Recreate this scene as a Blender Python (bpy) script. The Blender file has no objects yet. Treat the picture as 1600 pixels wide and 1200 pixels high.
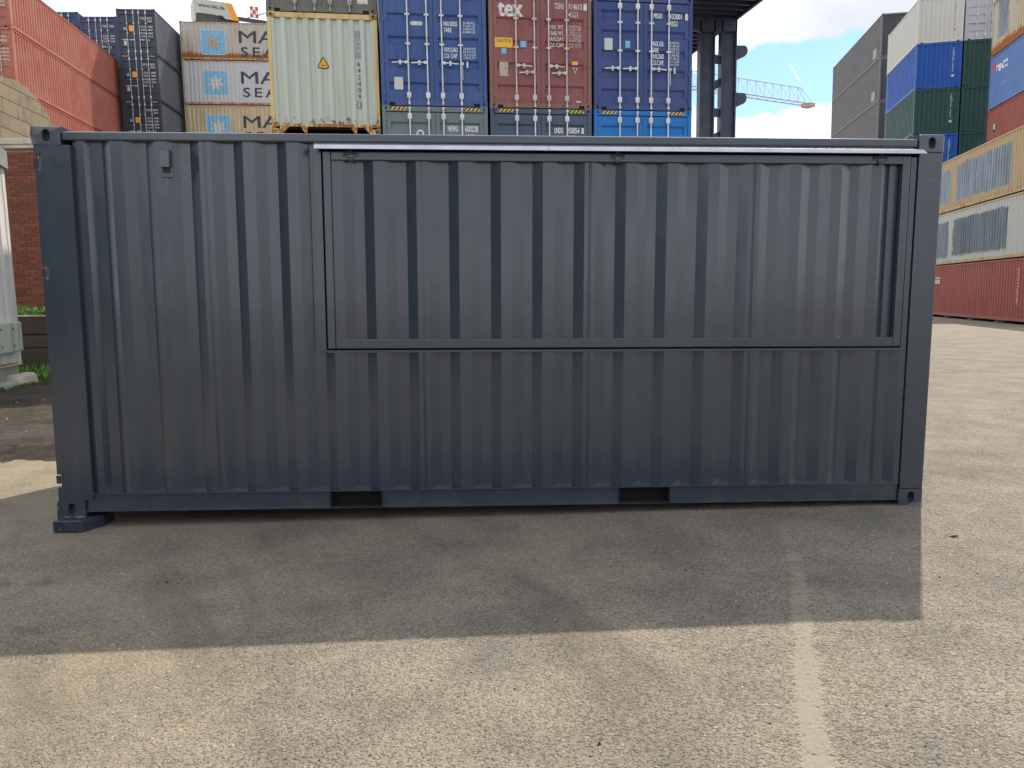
import bpy, bmesh, math, random
from mathutils import Vector, Matrix, Euler, noise

random.seed(7)
scene = bpy.context.scene
COL = scene.collection
rad = math.radians

# ------------------------------------------------------------------ camera
CAM_H = 1.55295
cam_data = bpy.data.cameras.new('camera')
cam = bpy.data.objects.new('camera', cam_data)
COL.objects.link(cam)
cam_data.sensor_fit = 'HORIZONTAL'
cam_data.sensor_width = 36.0
cam_data.lens = 1175 / 1600 * 36.0
cam_data.clip_start = 0.05
cam_data.clip_end = 3000
_p, _r = rad(-6.8), rad(0.9)
_R = Matrix.Rotation(_p, 3, 'X') @ Matrix.Rotation(_r, 3, 'Y')
_right, _fwd, _up = _R.col[0], _R.col[1], _R.col[2]
cam.matrix_world = Matrix(((_right.x, _up.x, -_fwd.x, 0), (_right.y, _up.y, -_fwd.y, 0),
                           (_right.z, _up.z, -_fwd.z, CAM_H), (0, 0, 0, 1)))
scene.camera = cam

# ------------------------------------------------------------------ light
SUN_AZ, SUN_EL = 29.1, 49.7        # azimuth from +y towards +x
sun_dir = Vector((math.sin(rad(SUN_AZ)) * math.cos(rad(SUN_EL)), math.cos(rad(SUN_AZ)) * math.cos(rad(SUN_EL)), math.sin(rad(SUN_EL))))
sd = bpy.data.lights.new('sun', 'SUN')
sd.energy = 4.4
sd.angle = rad(0.55)
sd.color = (1.0, 0.90, 0.74)
sun = bpy.data.objects.new('sun', sd)
COL.objects.link(sun)
sun.rotation_euler = sun_dir.to_track_quat('Z', 'Y').to_euler()
sun.location = (20, 30, 40)

world = bpy.data.worlds.new('World')
scene.world = world
world.use_nodes = True


class NT:
    """small helper to write node graphs"""
    def __init__(self, tree):
        self.t = tree
        self.n = tree.nodes
        self.l = tree.links

    def add(self, typ, **kw):
        nd = self.n.new(typ)
        for k, v in kw.items():
            setattr(nd, k, v)
        return nd

    def put(self, sock, v):
        if v is None:
            return
        if isinstance(v, bpy.types.NodeSocket):
            self.l.new(v, sock)
        else:
            if sock.type == 'RGBA' and not hasattr(v, '__len__'):
                v = (v, v, v, 1)
            elif sock.type == 'RGBA' and len(v) == 3:
                v = (*v, 1)
            elif sock.type == 'VECTOR' and not hasattr(v, '__len__'):
                v = (v, v, v)
            sock.default_value = v

    def math(self, op, a, b=None, c=None, clamp=False):
        nd = self.add('ShaderNodeMath', operation=op, use_clamp=clamp)
        for i, v in enumerate((a, b, c)):
            self.put(nd.inputs[i], v)
        return nd.outputs[0]

    def vec(self, op, a, b=None, s=None):
        nd = self.add('ShaderNodeVectorMath', operation=op)
        self.put(nd.inputs[0], a)
        self.put(nd.inputs[1], b)
        if s is not None:
            self.put(nd.inputs['Scale'], s)
        return nd.outputs['Value'] if op in ('DOT_PRODUCT', 'LENGTH', 'DISTANCE') else nd.outputs[0]

    def noise(self, vec, scale, detail=4, rough=0.55, dist=0.0):
        nd = self.add('ShaderNodeTexNoise')
        self.put(nd.inputs['Vector'], vec)
        nd.inputs['Scale'].default_value = scale
        nd.inputs['Detail'].default_value = detail
        nd.inputs['Roughness'].default_value = rough
        nd.inputs['Distortion'].default_value = dist
        return nd.outputs['Fac']

    def voro(self, vec, scale, feature='F1', out='Distance', rnd=1.0):
        nd = self.add('ShaderNodeTexVoronoi', feature=feature)
        self.put(nd.inputs['Vector'], vec)
        nd.inputs['Scale'].default_value = scale
        nd.inputs['Randomness'].default_value = rnd
        return nd.outputs[out]

    def ramp(self, x, a, b, lo=0.0, hi=1.0, smooth=True):
        nd = self.add('ShaderNodeMapRange', interpolation_type='SMOOTHSTEP' if smooth else 'LINEAR', clamp=True)
        self.put(nd.inputs[0], x)
        for i, v in enumerate((a, b, lo, hi)):
            self.put(nd.inputs[1 + i], v)
        return nd.outputs[0]

    def mix(self, fac, a, b, mode='MIX'):
        nd = self.add('ShaderNodeMix', data_type='RGBA', blend_type=mode, clamp_factor=True)
        self.put(nd.inputs[0], fac)
        self.put(nd.inputs[6], a)
        self.put(nd.inputs[7], b)
        return nd.outputs[2]

    def comb(self, x, y, z):
        nd = self.add('ShaderNodeCombineXYZ')
        for i, v in enumerate((x, y, z)):
            self.put(nd.inputs[i], v)
        return nd.outputs[0]

    def sep(self, v):
        nd = self.add('ShaderNodeSeparateXYZ')
        self.put(nd.inputs[0], v)
        return nd.outputs


def pix_dir(px, py):
    return (_right * ((px - 800) / 1175) + _fwd + _up * (-(py - 600) / 1175)).normalized()


def build_world():
    w = NT(world.node_tree)
    w.n.clear()
    out = w.add('ShaderNodeOutputWorld')
    bg = w.add('ShaderNodeBackground')
    bg.inputs['Strength'].default_value = 0.12
    sky = w.add('ShaderNodeTexSky', sky_type='NISHITA')
    sky.sun_disc = False
    sky.sun_elevation = rad(SUN_EL)
    sky.sun_rotation = rad(SUN_AZ)
    sky.air_density = 1.0
    sky.dust_density = 0.6
    sky.ozone_density = 1.5
    d = w.add('ShaderNodeTexCoord').outputs['Generated']
    x, y, z = w.sep(d)
    zz = w.math('ADD', w.math('MAXIMUM', z, 0.0), 0.28)
    p = w.comb(w.math('DIVIDE', x, zz), w.math('DIVIDE', y, zz), w.math('MULTIPLY', z, 0.6))
    n1 = w.noise(p, 1.6, 10, 0.62, 0.3)
    n2 = w.noise(w.vec('ADD', p, (4.3, 1.7, 0.6)), 0.9, 8, 0.55)
    # one clear blue hole low in the sky right of the gantry
    h = pix_dir(1245, 122)
    dd = w.vec('SUBTRACT', d, tuple(h))
    hx, hy, hz = w.sep(dd)
    hole = w.math('SQRT', w.math('ADD', w.math('POWER', w.math('MULTIPLY', hx, 7.0), 2.0), w.math('POWER', w.math('MULTIPLY', hz, 22.0), 2.0)))
    hole = w.math('ADD', hole, w.math('MULTIPLY', w.math('SUBTRACT', w.noise(d, 16.0, 6, 0.6), 0.5), 1.5))
    hole = w.ramp(hole, 0.30, 1.30, 0.50, 0.0)
    cover = w.math('SUBTRACT', w.math('ADD', n1, 0.17), hole)
    cover = w.ramp(cover, 0.43, 0.60)
    shade = w.ramp(n2, 0.32, 0.68)
    low = w.ramp(z, 0.02, 0.55)
    bright = w.mix(low, (12.5, 12.9, 13.3), (10.5, 10.9, 11.6))
    cloud = w.mix(shade, w.vec('SCALE', bright, None, 0.45), bright)
    blue = w.vec('MULTIPLY', sky.outputs[0], (0.80, 0.98, 1.12))
    colr = w.mix(w.math('MULTIPLY', cover, 0.96), blue, cloud)
    # a short vapour trail
    a, b = pix_dir(1232, 96), pix_dir(1252, 132)
    nrm = a.cross(b).normalized()
    mid = (a + b).normalized()
    half = (a - b).length / 2
    along = (b - a).normalized()
    da = w.math('ABSOLUTE', w.vec('DOT_PRODUCT', d, tuple(nrm)))
    al = w.math('ABSOLUTE', w.vec('DOT_PRODUCT', w.vec('SUBTRACT', d, tuple(mid)), tuple(along)))
    tr = w.math('MULTIPLY', w.ramp(da, 0.0001, 0.0011, 1, 0), w.ramp(al, half * 0.3, half, 0.55, 0))
    colr = w.mix(tr, colr, (12, 12.4, 13))
    w.put(bg.inputs['Color'], colr)
    w.l.new(bg.outputs[0], out.inputs[0])


build_world()

vs = scene.view_settings
vs.view_transform = 'Standard'
vs.look = 'None'
vs.gamma = 1.0
vs.exposure = 0.45
vs.use_curve_mapping = False

# ------------------------------------------------------------------ materials


def new_mat(name):
    m = bpy.data.materials.new(name)
    m.use_nodes = True
    t = NT(m.node_tree)
    bsdf = t.n['Principled BSDF']
    return m, t, bsdf


def obj_coord(t, rnd=True):
    c = t.add('ShaderNodeTexCoord').outputs['Object']
    if rnd:
        r = t.add('ShaderNodeObjectInfo').outputs['Random']
        c2 = t.vec('ADD', c, t.comb(t.math('MULTIPLY', r, 41.0), t.math('MULTIPLY', r, 23.0), t.math('MULTIPLY', r, 17.0)))
        return c, c2
    return c, c


def bump(t, bsdf, height, strength=0.3, dist=0.01):
    b = t.add('ShaderNodeBump')
    b.inputs['Strength'].default_value = strength
    b.inputs['Distance'].default_value = dist
    t.put(b.inputs['Height'], height)
    t.l.new(b.outputs[0], bsdf.inputs['Normal'])


def plain(name, rgb, rough=0.6, metal=0.0, var=0.25, scale=8.0, spec=0.5):
    m, t, b = new_mat(name)
    c, c2 = obj_coord(t)
    n = t.noise(c2, scale, 5)
    n2 = t.noise(c2, scale * 9, 3)
    k = t.math('ADD', t.ramp(n, 0.3, 0.7, 1 - var, 1 + var, False), t.ramp(n2, 0.3, 0.7, -var * 0.3, var * 0.3, False))
    t.put(b.inputs['Base Color'], t.vec('SCALE', t.comb(*rgb), None, k))
    t.put(b.inputs['Roughness'], t.ramp(n2, 0.3, 0.7, max(0.05, rough - 0.08), min(1, rough + 0.08), False))
    b.inputs['Metallic'].default_value = metal
    b.inputs['Specular IOR Level'].default_value = spec
    return m


def paint(name, rgb, rust=0.12, fade=0.15, rough=0.5, low=0.25, streak=0.25, rustcol=(0.16, 0.055, 0.02), alt=None, altamt=0.0, patches=(), patchcol=(0.2, 0.23, 0.26), patchrough=0.5):
    """weathered container paint: faded film, vertical dirt streaks, rust flecks, more rust near the bottom edge"""
    m, t, b = new_mat(name)
    c, c2 = obj_coord(t)
    x, y, z = t.sep(c)
    X, Y, Z = t.sep(c2)
    st = t.noise(t.comb(t.math('MULTIPLY', X, 5.0), t.math('MULTIPLY', Y, 5.0), t.math('MULTIPLY', Z, 0.35)), 1.6, 6, 0.6)
    big = t.noise(c2, 0.8, 5, 0.6)
    fine = t.noise(c2, 14.0, 6, 0.65)
    base = t.comb(*rgb)
    light = t.mix(fade * 0.45, base, (0.55, 0.53, 0.50))
    colr = t.mix(t.ramp(big, 0.30, 0.75), base, light)
    if alt:
        colr = t.mix(t.math('MULTIPLY', t.ramp(t.math('ADD', t.math('MULTIPLY', st, 0.7), t.math('MULTIPLY', big, 0.4)), 0.50, 0.68), altamt), colr, alt)
    colr = t.mix(t.math('MULTIPLY', t.ramp(st, 0.48, 0.75), streak), colr, t.vec('SCALE', colr, None, 0.45))
    for (y0, y1, z0, z1) in patches:
        wob = t.math('MULTIPLY', t.math('SUBTRACT', t.noise(c2, 2.4, 6, 0.7), 0.5), 0.55)
        yy = t.math('ADD', y, wob)
        zz = t.math('ADD', z, t.math('MULTIPLY', wob, 0.7))
        mk = t.math('MULTIPLY', t.math('MULTIPLY', t.ramp(yy, y0 - 0.05, y0 + 0.05), t.ramp(yy, y1 - 0.05, y1 + 0.05, 1, 0)),
                    t.math('MULTIPLY', t.ramp(zz, z0 - 0.09, z0 + 0.09), t.ramp(zz, z1 - 0.05, z1 + 0.05, 1, 0)))
        patch_mask = mk
        pc = t.mix(t.ramp(st, 0.35, 0.65), t.vec('SCALE', t.comb(*patchcol), None, 0.75), t.vec('SCALE', t.comb(*patchcol), None, 1.3))
        colr = t.mix(t.math('MULTIPLY', mk, 0.93), colr, pc)
    if patches:
        t.put(b.inputs['Metallic'], t.math('MULTIPLY', patch_mask, 0.6))
    lowm = t.ramp(z, 0.08, 0.75, low, 0.0)
    rk = t.math('ADD', t.math('ADD', t.math('MULTIPLY', fine, 0.6), t.math('MULTIPLY', st, 0.4)), lowm)
    rk = t.ramp(rk, 0.76 - rust * 0.55, 0.82 - rust * 0.4)
    colr = t.mix(rk, colr, t.mix(t.noise(c2, 30, 3), t.vec('SCALE', t.comb(*rustcol), None, 0.7), t.vec('SCALE', t.comb(*rustcol), None, 1.7)))
    t.put(b.inputs['Base Color'], colr)
    t.put(b.inputs['Roughness'], t.math('ADD', t.ramp(fine, 0.3, 0.7, rough - 0.08, rough + 0.1), t.math('MULTIPLY', rk, 0.25), clamp=True))
    b.inputs['Specular IOR Level'].default_value = 0.3
    bump(t, b, t.math('ADD', big, t.math('MULTIPLY', fine, 0.15)), 0.25, 0.015)
    return m


def print_mat(name, rgb, wear=0.25):
    """flat sprayed or stuck print, worn through in flecks"""
    m, t, b = new_mat(name)
    c, c2 = obj_coord(t)
    n = t.noise(c2, 9.0, 6, 0.7)
    t.put(b.inputs['Base Color'], t.mix(t.ramp(n, 0.66 - wear * 0.35, 0.80 - wear * 0.3), rgb, (rgb[0] * 0.45, rgb[1] * 0.42, rgb[2] * 0.38)))
    b.inputs['Roughness'].default_value = 0.55
    return m


M = {}
M['galv'] = plain('galvanised_steel', (0.56, 0.58, 0.59), 0.5, 0.25, 0.18, 5)
M['galv_old'] = plain('old_bar_steel', (0.50, 0.46, 0.42), 0.55, 0.2, 0.3, 5)
M['black'] = plain('black_rubber', (0.012, 0.012, 0.013), 0.75, 0, 0.2)
M['white_print'] = print_mat('white_lettering', (0.72, 0.74, 0.75), 0.15)
M['worn_white_print'] = print_mat('worn_white_lettering', (0.66, 0.63, 0.62), 0.5)
M['dark_print'] = print_mat('dark_lettering', (0.030, 0.036, 0.05), 0.2)
M['yellow_print'] = print_mat('yellow_sticker', (0.72, 0.43, 0.04), 0.12)
M['orange_print'] = print_mat('orange_sticker', (0.78, 0.33, 0.02), 0.1)
M['blue_print'] = print_mat('light_blue_sticker', (0.16, 0.42, 0.66), 0.2)
M['panel_blue'] = print_mat('pale_blue_panel', (0.17, 0.42, 0.62), 0.3)
M['silver_print'] = print_mat('silver_plate', (0.52, 0.52, 0.50), 0.25)
M['tan_print'] = print_mat('tan_plate', (0.45, 0.36, 0.26), 0.3)
M['red_print'] = print_mat('red_print', (0.55, 0.06, 0.05), 0.2)
M['grey_print'] = print_mat('grey_blot', (0.27, 0.30, 0.33), 0.2)

# ------------------------------------------------------------------ mesh helpers


class MB:
    def __init__(self):
        self.bm = bmesh.new()

    def box(self, x0, x1, y0, y1, z0, z1, bev=0.0):
        r = bmesh.ops.create_cube(self.bm, size=1.0)
        v = r['verts']
        bmesh.ops.scale(self.bm, vec=(x1 - x0, y1 - y0, z1 - z0), verts=v)
        bmesh.ops.translate(self.bm, vec=((x0 + x1) / 2, (y0 + y1) / 2, (z0 + z1) / 2), verts=v)
        if bev > 0:
            e = list({e for q in v for e in q.link_edges})
            bmesh.ops.bevel(self.bm, geom=e, offset=bev, segments=2, affect='EDGES', profile=0.5)
        return self

    def tube(self, a, b, r, n=8, r2=None):
        a, b = Vector(a), Vector(b)
        d = (b - a)
        q = d.to_track_quat('Z', 'Y').to_matrix()
        r2 = r if r2 is None else r2
        va = [self.bm.verts.new(a + q @ Vector((math.cos(2 * math.pi * i / n) * r, math.sin(2 * math.pi * i / n) * r, 0))) for i in range(n)]
        vb = [self.bm.verts.new(b + q @ Vector((math.cos(2 * math.pi * i / n) * r2, math.sin(2 * math.pi * i / n) * r2, 0))) for i in range(n)]
        for i in range(n):
            j = (i + 1) % n
            self.bm.faces.new((va[i], va[j], vb[j], vb[i]))
        self.bm.faces.new(va[::-1])
        self.bm.faces.new(vb)
        return self

    def bar(self, a, b, w, h=None):
        """square bar between two points"""
        h = h or w
        a, b = Vector(a), Vector(b)
        q = (b - a).to_track_quat('Z', 'Y').to_matrix()
        va = [self.bm.verts.new(a + q @ Vector((sx * w / 2, sy * h / 2, 0))) for sx, sy in ((-1, -1), (1, -1), (1, 1), (-1, 1))]
        vb = [self.bm.verts.new(b + q @ Vector((sx * w / 2, sy * h / 2, 0))) for sx, sy in ((-1, -1), (1, -1), (1, 1), (-1, 1))]
        for i in range(4):
            j = (i + 1) % 4
            self.bm.faces.new((va[i], va[j], vb[j], vb[i]))
        self.bm.faces.new(va[::-1])
        self.bm.faces.new(vb)
        return self

    def prism(self, pts, off):
        """closed polygon (3-D points) extruded by vector off"""
        off = Vector(off)
        a = [self.bm.verts.new(Vector(p)) for p in pts]
        b = [self.bm.verts.new(Vector(p) + off) for p in pts]
        n = len(pts)
        self.bm.faces.new(a[::-1])
        self.bm.faces.new(b)
        for i in range(n):
            j = (i + 1) % n
            self.bm.faces.new((a[i], a[j], b[j], b[i]))
        bmesh.ops.recalc_face_normals(self.bm, faces=self.bm.faces)
        return self

    def sheet(self, prof, p0, p1, fn):
        """ruled sheet: each profile point (u, d) becomes an edge from fn(u, d, p0) to fn(u, d, p1)"""
        prev = None
        for u, d in prof:
            cur = (self.bm.verts.new(fn(u, d, p0)), self.bm.verts.new(fn(u, d, p1)))
            if prev:
                self.bm.faces.new((prev[0], cur[0], cur[1], prev[1]))
            prev = cur
        return self

    def ovalplate(self, c, ux, uz, w, h, ow, oh, depth, n=16, corner=0.0):
        """rectangular plate round c (axes ux, uz) pierced by an oval hole that runs back by vector depth"""
        c, ux, uz, depth = Vector(c), Vector(ux), Vector(uz), Vector(depth)
        ring, hole, back = [], [], []
        for i in range(n):
            a = 2 * math.pi * i / n
            ca, sa = math.cos(a), math.sin(a)
            k = 1 / max(abs(ca) / 1.0, abs(sa) / 1.0)
            rx, rz = ca * k, sa * k
            px, pz = rx * w / 2, rz * h / 2
            ring.append(self.bm.verts.new(c + ux * px + uz * pz))
            r = min(ow, oh) / 2
            hx, hz = ca * r, sa * r
            if oh > ow:
                hz += (oh - ow) / 2 * (0 if abs(sa) < 1e-6 else 1 if sa > 0 else -1)
            else:
                hx += (ow - oh) / 2 * (0 if abs(ca) < 1e-6 else 1 if ca > 0 else -1)
            q = c + ux * hx + uz * hz
            hole.append(self.bm.verts.new(q))
            back.append(self.bm.verts.new(q + depth))
        for i in range(n):
            j = (i + 1) % n
            self.bm.faces.new((ring[i], ring[j], hole[j], hole[i]))
            self.bm.faces.new((hole[i], hole[j], back[j], back[i]))
        self.bm.faces.new(back)
        return self

    def mesh(self, name, recalc=False):
        if recalc:
            bmesh.ops.recalc_face_normals(self.bm, faces=self.bm.faces)
        me = bpy.data.meshes.new(name)
        self.bm.to_mesh(me)
        self.bm.free()
        return me


def smooth(me, ang=35):
    try:
        me.shade_smooth()
        me.set_sharp_from_angle(angle=rad(ang))
    except Exception:
        for p in me.polygons:
            p.use_smooth = True
    return me


def obj(name, me, mat, parent=None, loc=None):
    o = bpy.data.objects.new(name, me)
    COL.objects.link(o)
    if mat is not None:
        if len(me.materials) == 0:
            me.materials.append(None)
        o.material_slots[0].link = 'OBJECT'
        o.material_slots[0].material = mat
    if parent is not None:
        o.parent = parent
    if loc is not None:
        o.location = loc
    return o


def tag(o, label=None, cat=None, group=None, kind=None):
    if label:
        o['label'] = label
    if cat:
        o['category'] = cat
    if group:
        o['group'] = group
    if kind:
        o['kind'] = kind
    return o


def thing(name, label, cat, loc=(0, 0, 0), yaw=0.0, group=None):
    o = bpy.data.objects.new(name, None)
    COL.objects.link(o)
    o.empty_display_size = 0.3
    o.location = loc
    o.rotation_euler = (0, 0, rad(yaw))
    return tag(o, label, cat, group)


_txt = {}


def text_mesh(s, bold=0.0, spacing=1.0, line=1.0):
    """lettering as a flat mesh with cap height 1, left/bottom at the origin"""
    key = (s, bold, spacing, line)
    if key in _txt:
        return _txt[key]
    cu = bpy.data.curves.new('lettering', 'FONT')
    cu.body = s
    cu.size = 1.0
    cu.offset = 0.0
    cu.space_character = spacing
    cu.space_line = line
    cu.resolution_u = 3
    o = bpy.data.objects.new('lettering', cu)
    COL.objects.link(o)
    dg = bpy.context.evaluated_depsgraph_get()
    me = bpy.data.meshes.new_from_object(o.evaluated_get(dg))
    bpy.data.objects.remove(o)
    bpy.data.curves.remove(cu)
    xs = [v.co.x for v in me.vertices]
    ys = [v.co.y for v in me.vertices]
    ref = 0.70
    x0, y0 = min(xs), min(ys)
    for v in me.vertices:
        v.co = ((v.co.x - x0) / ref, (v.co.y - y0) / ref, 0)
    _txt[key] = (me, (max(xs) - x0) / ref, (max(ys) - y0) / ref)
    return _txt[key]


def put_text(parent, s, u, v, h, fn, mat, bold=0.0, width=None, spacing=1.0, line=1.0, breaks=None, name='lettering', lean=0.0):
    """lettering with its lower left at (u, v) on the surface fn(u, v) -> point; breaks: u values where the surface bends"""
    me, w, tot = text_mesh(s, bold, spacing, line)
    sx = h if width is None else width / w
    bm = bmesh.new()
    bm.from_mesh(me)
    for q in bm.verts:
        q.co = Vector((u + q.co.x * sx + lean * q.co.y * h, v + q.co.y * h, 0))
    if bold > 0:
        # thicken the strokes: shifted copies, each a hair in front of the last
        src = bm.copy()
        for k, (ox, oy) in enumerate(((1, 0), (-1, 0), (0, 0.8), (0, -0.8), (0.7, 0.6), (-0.7, 0.6), (0.7, -0.6), (-0.7, -0.6))):
            tmp = bpy.data.meshes.new('tmp')
            src.to_mesh(tmp)
            n0 = len(bm.verts)
            bm.from_mesh(tmp)
            bpy.data.meshes.remove(tmp)
            bm.verts.ensure_lookup_table()
            for q in bm.verts[n0:]:
                q.co += Vector((ox * bold * h, oy * bold * h, 0.0004 * (k + 1)))
        src.free()
    return _wrap(bm, parent, fn, mat, breaks, name)


def put_poly(parent, pts, fn, mat, breaks=None, name='sticker'):
    bm = bmesh.new()
    bm.faces.new([bm.verts.new((p[0], p[1], 0)) for p in pts])
    return _wrap(bm, parent, fn, mat, breaks, name)


def _wrap(bm, parent, fn, mat, breaks, name):
    if breaks:
        lo = min(q.co.x for q in bm.verts)
        hi = max(q.co.x for q in bm.verts)
        for b in breaks:
            if lo < b < hi:
                bmesh.ops.bisect_plane(bm, geom=bm.verts[:] + bm.edges[:] + bm.faces[:], plane_co=(b, 0, 0), plane_no=(1, 0, 0), dist=1e-5)
    p0 = Vector(fn(0.5, 0.5))
    nn = (Vector(fn(0.5001, 0.5)) - p0).cross(Vector(fn(0.5, 0.5001)) - p0).normalized()
    for q in bm.verts:
        q.co = Vector(fn(q.co.x, q.co.y)) + nn * q.co.z
    me = bpy.data.meshes.new(name)
    bm.to_mesh(me)
    bm.free()
    return obj(name, me, mat, parent)


def rect(u0, u1, v0, v1, r=0.0, n=4):
    if r <= 0:
        return [(u0, v0), (u1, v0), (u1, v1), (u0, v1)]
    p = []
    for cx, cy, a0 in ((u1 - r, v0 + r, -90), (u1 - r, v1 - r, 0), (u0 + r, v1 - r, 90), (u0 + r, v0 + r, 180)):
        for i in range(n + 1):
            a = rad(a0 + 90 * i / n)
            p.append((cx + r * math.cos(a), cy + r * math.sin(a)))
    return p


def corr(u0, u1, pitch, depth, phase, flat_in=0.070, slope=0.068, lead=0.03):
    """trapezoid corrugation between u0 and u1; recess centres at phase + k*pitch; returns [(u, depth)]"""
    k0 = math.ceil((u0 + lead + flat_in / 2 + slope - phase) / pitch)
    pts = [(u0, 0.0)]
    k = k0
    while True:
        c = phase + k * pitch
        if c + flat_in / 2 + slope > u1 - lead:
            break
        pts += [(c - flat_in / 2 - slope, 0.0), (c - flat_in / 2, depth), (c + flat_in / 2, depth), (c + flat_in / 2 + slope, 0.0)]
        k += 1
    pts.append((u1, 0.0))
    return pts


def clip_prof(prof, a, b):
    def at(u):
        for (p, d), (q, e) in zip(prof, prof[1:]):
            if p <= u <= q:
                return d + (e - d) * ((u - p) / (q - p) if q > p else 0)
        return 0.0
    return [(a, at(a))] + [(u, d) for u, d in prof if a + 1e-4 < u < b - 1e-4] + [(b, at(b))]


def prof_at(prof, u):
    if u <= prof[0][0]:
        return prof[0][1]
    for (p, d), (q, e) in zip(prof, prof[1:]):
        if p <= u <= q:
            return d + (e - d) * ((u - p) / (q - p) if q > p else 0)
    return prof[-1][1]


# ------------------------------------------------------------------ ground


def fine_n(t, c, o=0.0):
    return t.noise(t.vec('ADD', c, (o, o, o)), 22.0, 3)


def asphalt():
    m, t, b = new_mat('worn_asphalt')
    c, _ = obj_coord(t, False)
    x, y, z = t.sep(c)
    big = t.noise(c, 0.35, 6, 0.6)
    mid = t.noise(c, 1.7, 6, 0.6, 0.4)
    smear = t.noise(t.comb(t.math('MULTIPLY', x, 0.5), t.math('MULTIPLY', y, 2.2), 0.0), 1.1, 6, 0.6, 0.8)
    cell = t.voro(c, 125.0, 'F1', 'Color')
    cd = t.voro(c, 125.0, 'F1', 'Distance')
    cell2 = t.voro(c, 62.0, 'F1', 'Color')
    cd2 = t.voro(c, 62.0, 'F1', 'Distance')
    wv = t.vec('ADD', t.vec('MULTIPLY', c, (1.0, 1.35, 1.0)), t.vec('SCALE', t.comb(fine_n(t, c), fine_n(t, c, 3.0), 0.0), None, 0.035))
    cd3 = t.voro(wv, 30.0, 'F1', 'Distance')
    cell3 = t.voro(wv, 30.0, 'F1', 'Color')
    r3, g3, b3 = t.sep(cell3)
    r1, g1, b1 = t.sep(cell)
    r2, g2, b2 = t.sep(cell2)
    fine = t.noise(c, 160, 4, 0.7)
    # sandy dust on the left and towards the viewer, greyer stone on the right
    sand = t.math('ADD', t.ramp(x, -4.5, 2.6, 0.62, 0.0), t.math('MULTIPLY', t.math('SUBTRACT', big, 0.5), 1.8))
    sand = t.math('ADD', sand, t.math('MULTIPLY', t.math('SUBTRACT', mid, 0.5), 0.8), clamp=True)
    grey = t.mix(t.ramp(mid, 0.3, 0.7), (0.158, 0.142, 0.122), (0.232, 0.206, 0.173))
    dust = t.mix(t.ramp(smear, 0.3, 0.7), (0.190, 0.155, 0.100), (0.266, 0.218, 0.140))
    colr = t.mix(sand, grey, dust)
    # single stones, lighter and darker than the binder
    stone = t.mix(r1, t.vec('SCALE', colr, None, 0.34), t.vec('SCALE', colr, None, 1.70))
    colr = t.mix(t.math('MULTIPLY', t.ramp(cd, 0.2, 0.6, 1.0, 0.35), t.ramp(sand, 0.1, 0.9, 1.0, 0.45)), colr, stone)
    big_stone = t.math('MULTIPLY', t.ramp(g2, 0.80, 0.86), t.ramp(cd2, 0.20, 0.42, 0.75, 0.0))
    colr = t.mix(big_stone, colr, t.mix(b2, (0.13, 0.115, 0.10), (0.44, 0.385, 0.30)))
    coarse = t.math('MULTIPLY', t.ramp(t.math('ADD', x, t.math('MULTIPLY', t.math('SUBTRACT', big, 0.5), 4.0)), -0.6, 1.9, 0.12, 1.0), t.ramp(g3, 0.42, 0.60))
    flatst = t.math('MULTIPLY', t.ramp(cd3, 0.25, 0.50, 1.0, 0.0), coarse)
    colr = t.mix(t.math('MULTIPLY', flatst, 0.55), colr, t.mix(b3, (0.17, 0.145, 0.12), (0.36, 0.31, 0.245)))
    pit = t.math('MULTIPLY', t.ramp(r2, 0.10, 0.03), t.ramp(cd2, 0.10, 0.30, 0.8, 0.0))
    colr = t.mix(pit, colr, (0.05, 0.045, 0.04))
    # long tyre smears and old damp stains
    st = t.ramp(t.noise(t.comb(t.math('MULTIPLY', t.math('ADD', x, t.math('MULTIPLY', y, 0.55)), 1.3), t.math('MULTIPLY', t.math('SUBTRACT', y, t.math('MULTIPLY', x, 0.3)), 0.35), 3.0), 1.3, 5, 0.6, 0.5), 0.52, 0.72)
    colr = t.mix(t.math('MULTIPLY', st, 0.45), colr, (0.080, 0.072, 0.060))
    for (sx, sy, sr, k) in ((-2.62, 4.04, 0.13, 0.55), (-2.86, 4.0, 0.11, 0.6), (-1.12, 4.40, 0.10, 0.45), (-1.02, 3.62, 0.22, 0.35), (-2.32, 3.42, 0.13, 0.45), (-0.05, 4.55, 0.3, 0.2), (1.62, 3.9, 0.35, 0.3), (-0.6, 3.9, 0.5, 0.16)):
        dx = t.math('SUBTRACT', x, sx)
        dy = t.math('MULTIPLY', t.math('SUBTRACT', y, sy), 1.5)
        dd = t.math('SQRT', t.math('ADD', t.math('MULTIPLY', dx, dx), t.math('MULTIPLY', dy, dy)))
        dd = t.math('ADD', dd, t.math('MULTIPLY', t.math('SUBTRACT', t.noise(c, 11, 6, 0.75), 0.5), sr * 2.6))
        colr = t.mix(t.ramp(dd, sr * 0.1, sr, k * 0.75, 0.0), colr, (0.055, 0.048, 0.040))
    far = t.ramp(t.vec('LENGTH', c), 12.0, 45.0)
    colr = t.mix(t.math('MULTIPLY', far, 0.5), colr, (0.29, 0.252, 0.200))
    t.put(b.inputs['Base Color'], colr)
    b.inputs['Roughness'].default_value = 0.88
    b.inputs['Specular IOR Level'].default_value = 0.25
    hgt = t.math('ADD', t.math('MULTIPLY', t.math('SUBTRACT', 1.0, t.ramp(cd, 0.1, 0.6)), t.ramp(sand, 0.1, 1.0, 0.7, 0.28)),
                 t.math('MULTIPLY', t.math('SUBTRACT', 1.0, t.ramp(cd2, 0.1, 0.55)), t.ramp(sand, 0.1, 0.9, 1.1, 0.15)))
    hgt = t.math('ADD', hgt, t.math('MULTIPLY', fine, 0.5))
    hgt = t.math('ADD', hgt, t.math('MULTIPLY', mid, 1.5))
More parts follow.
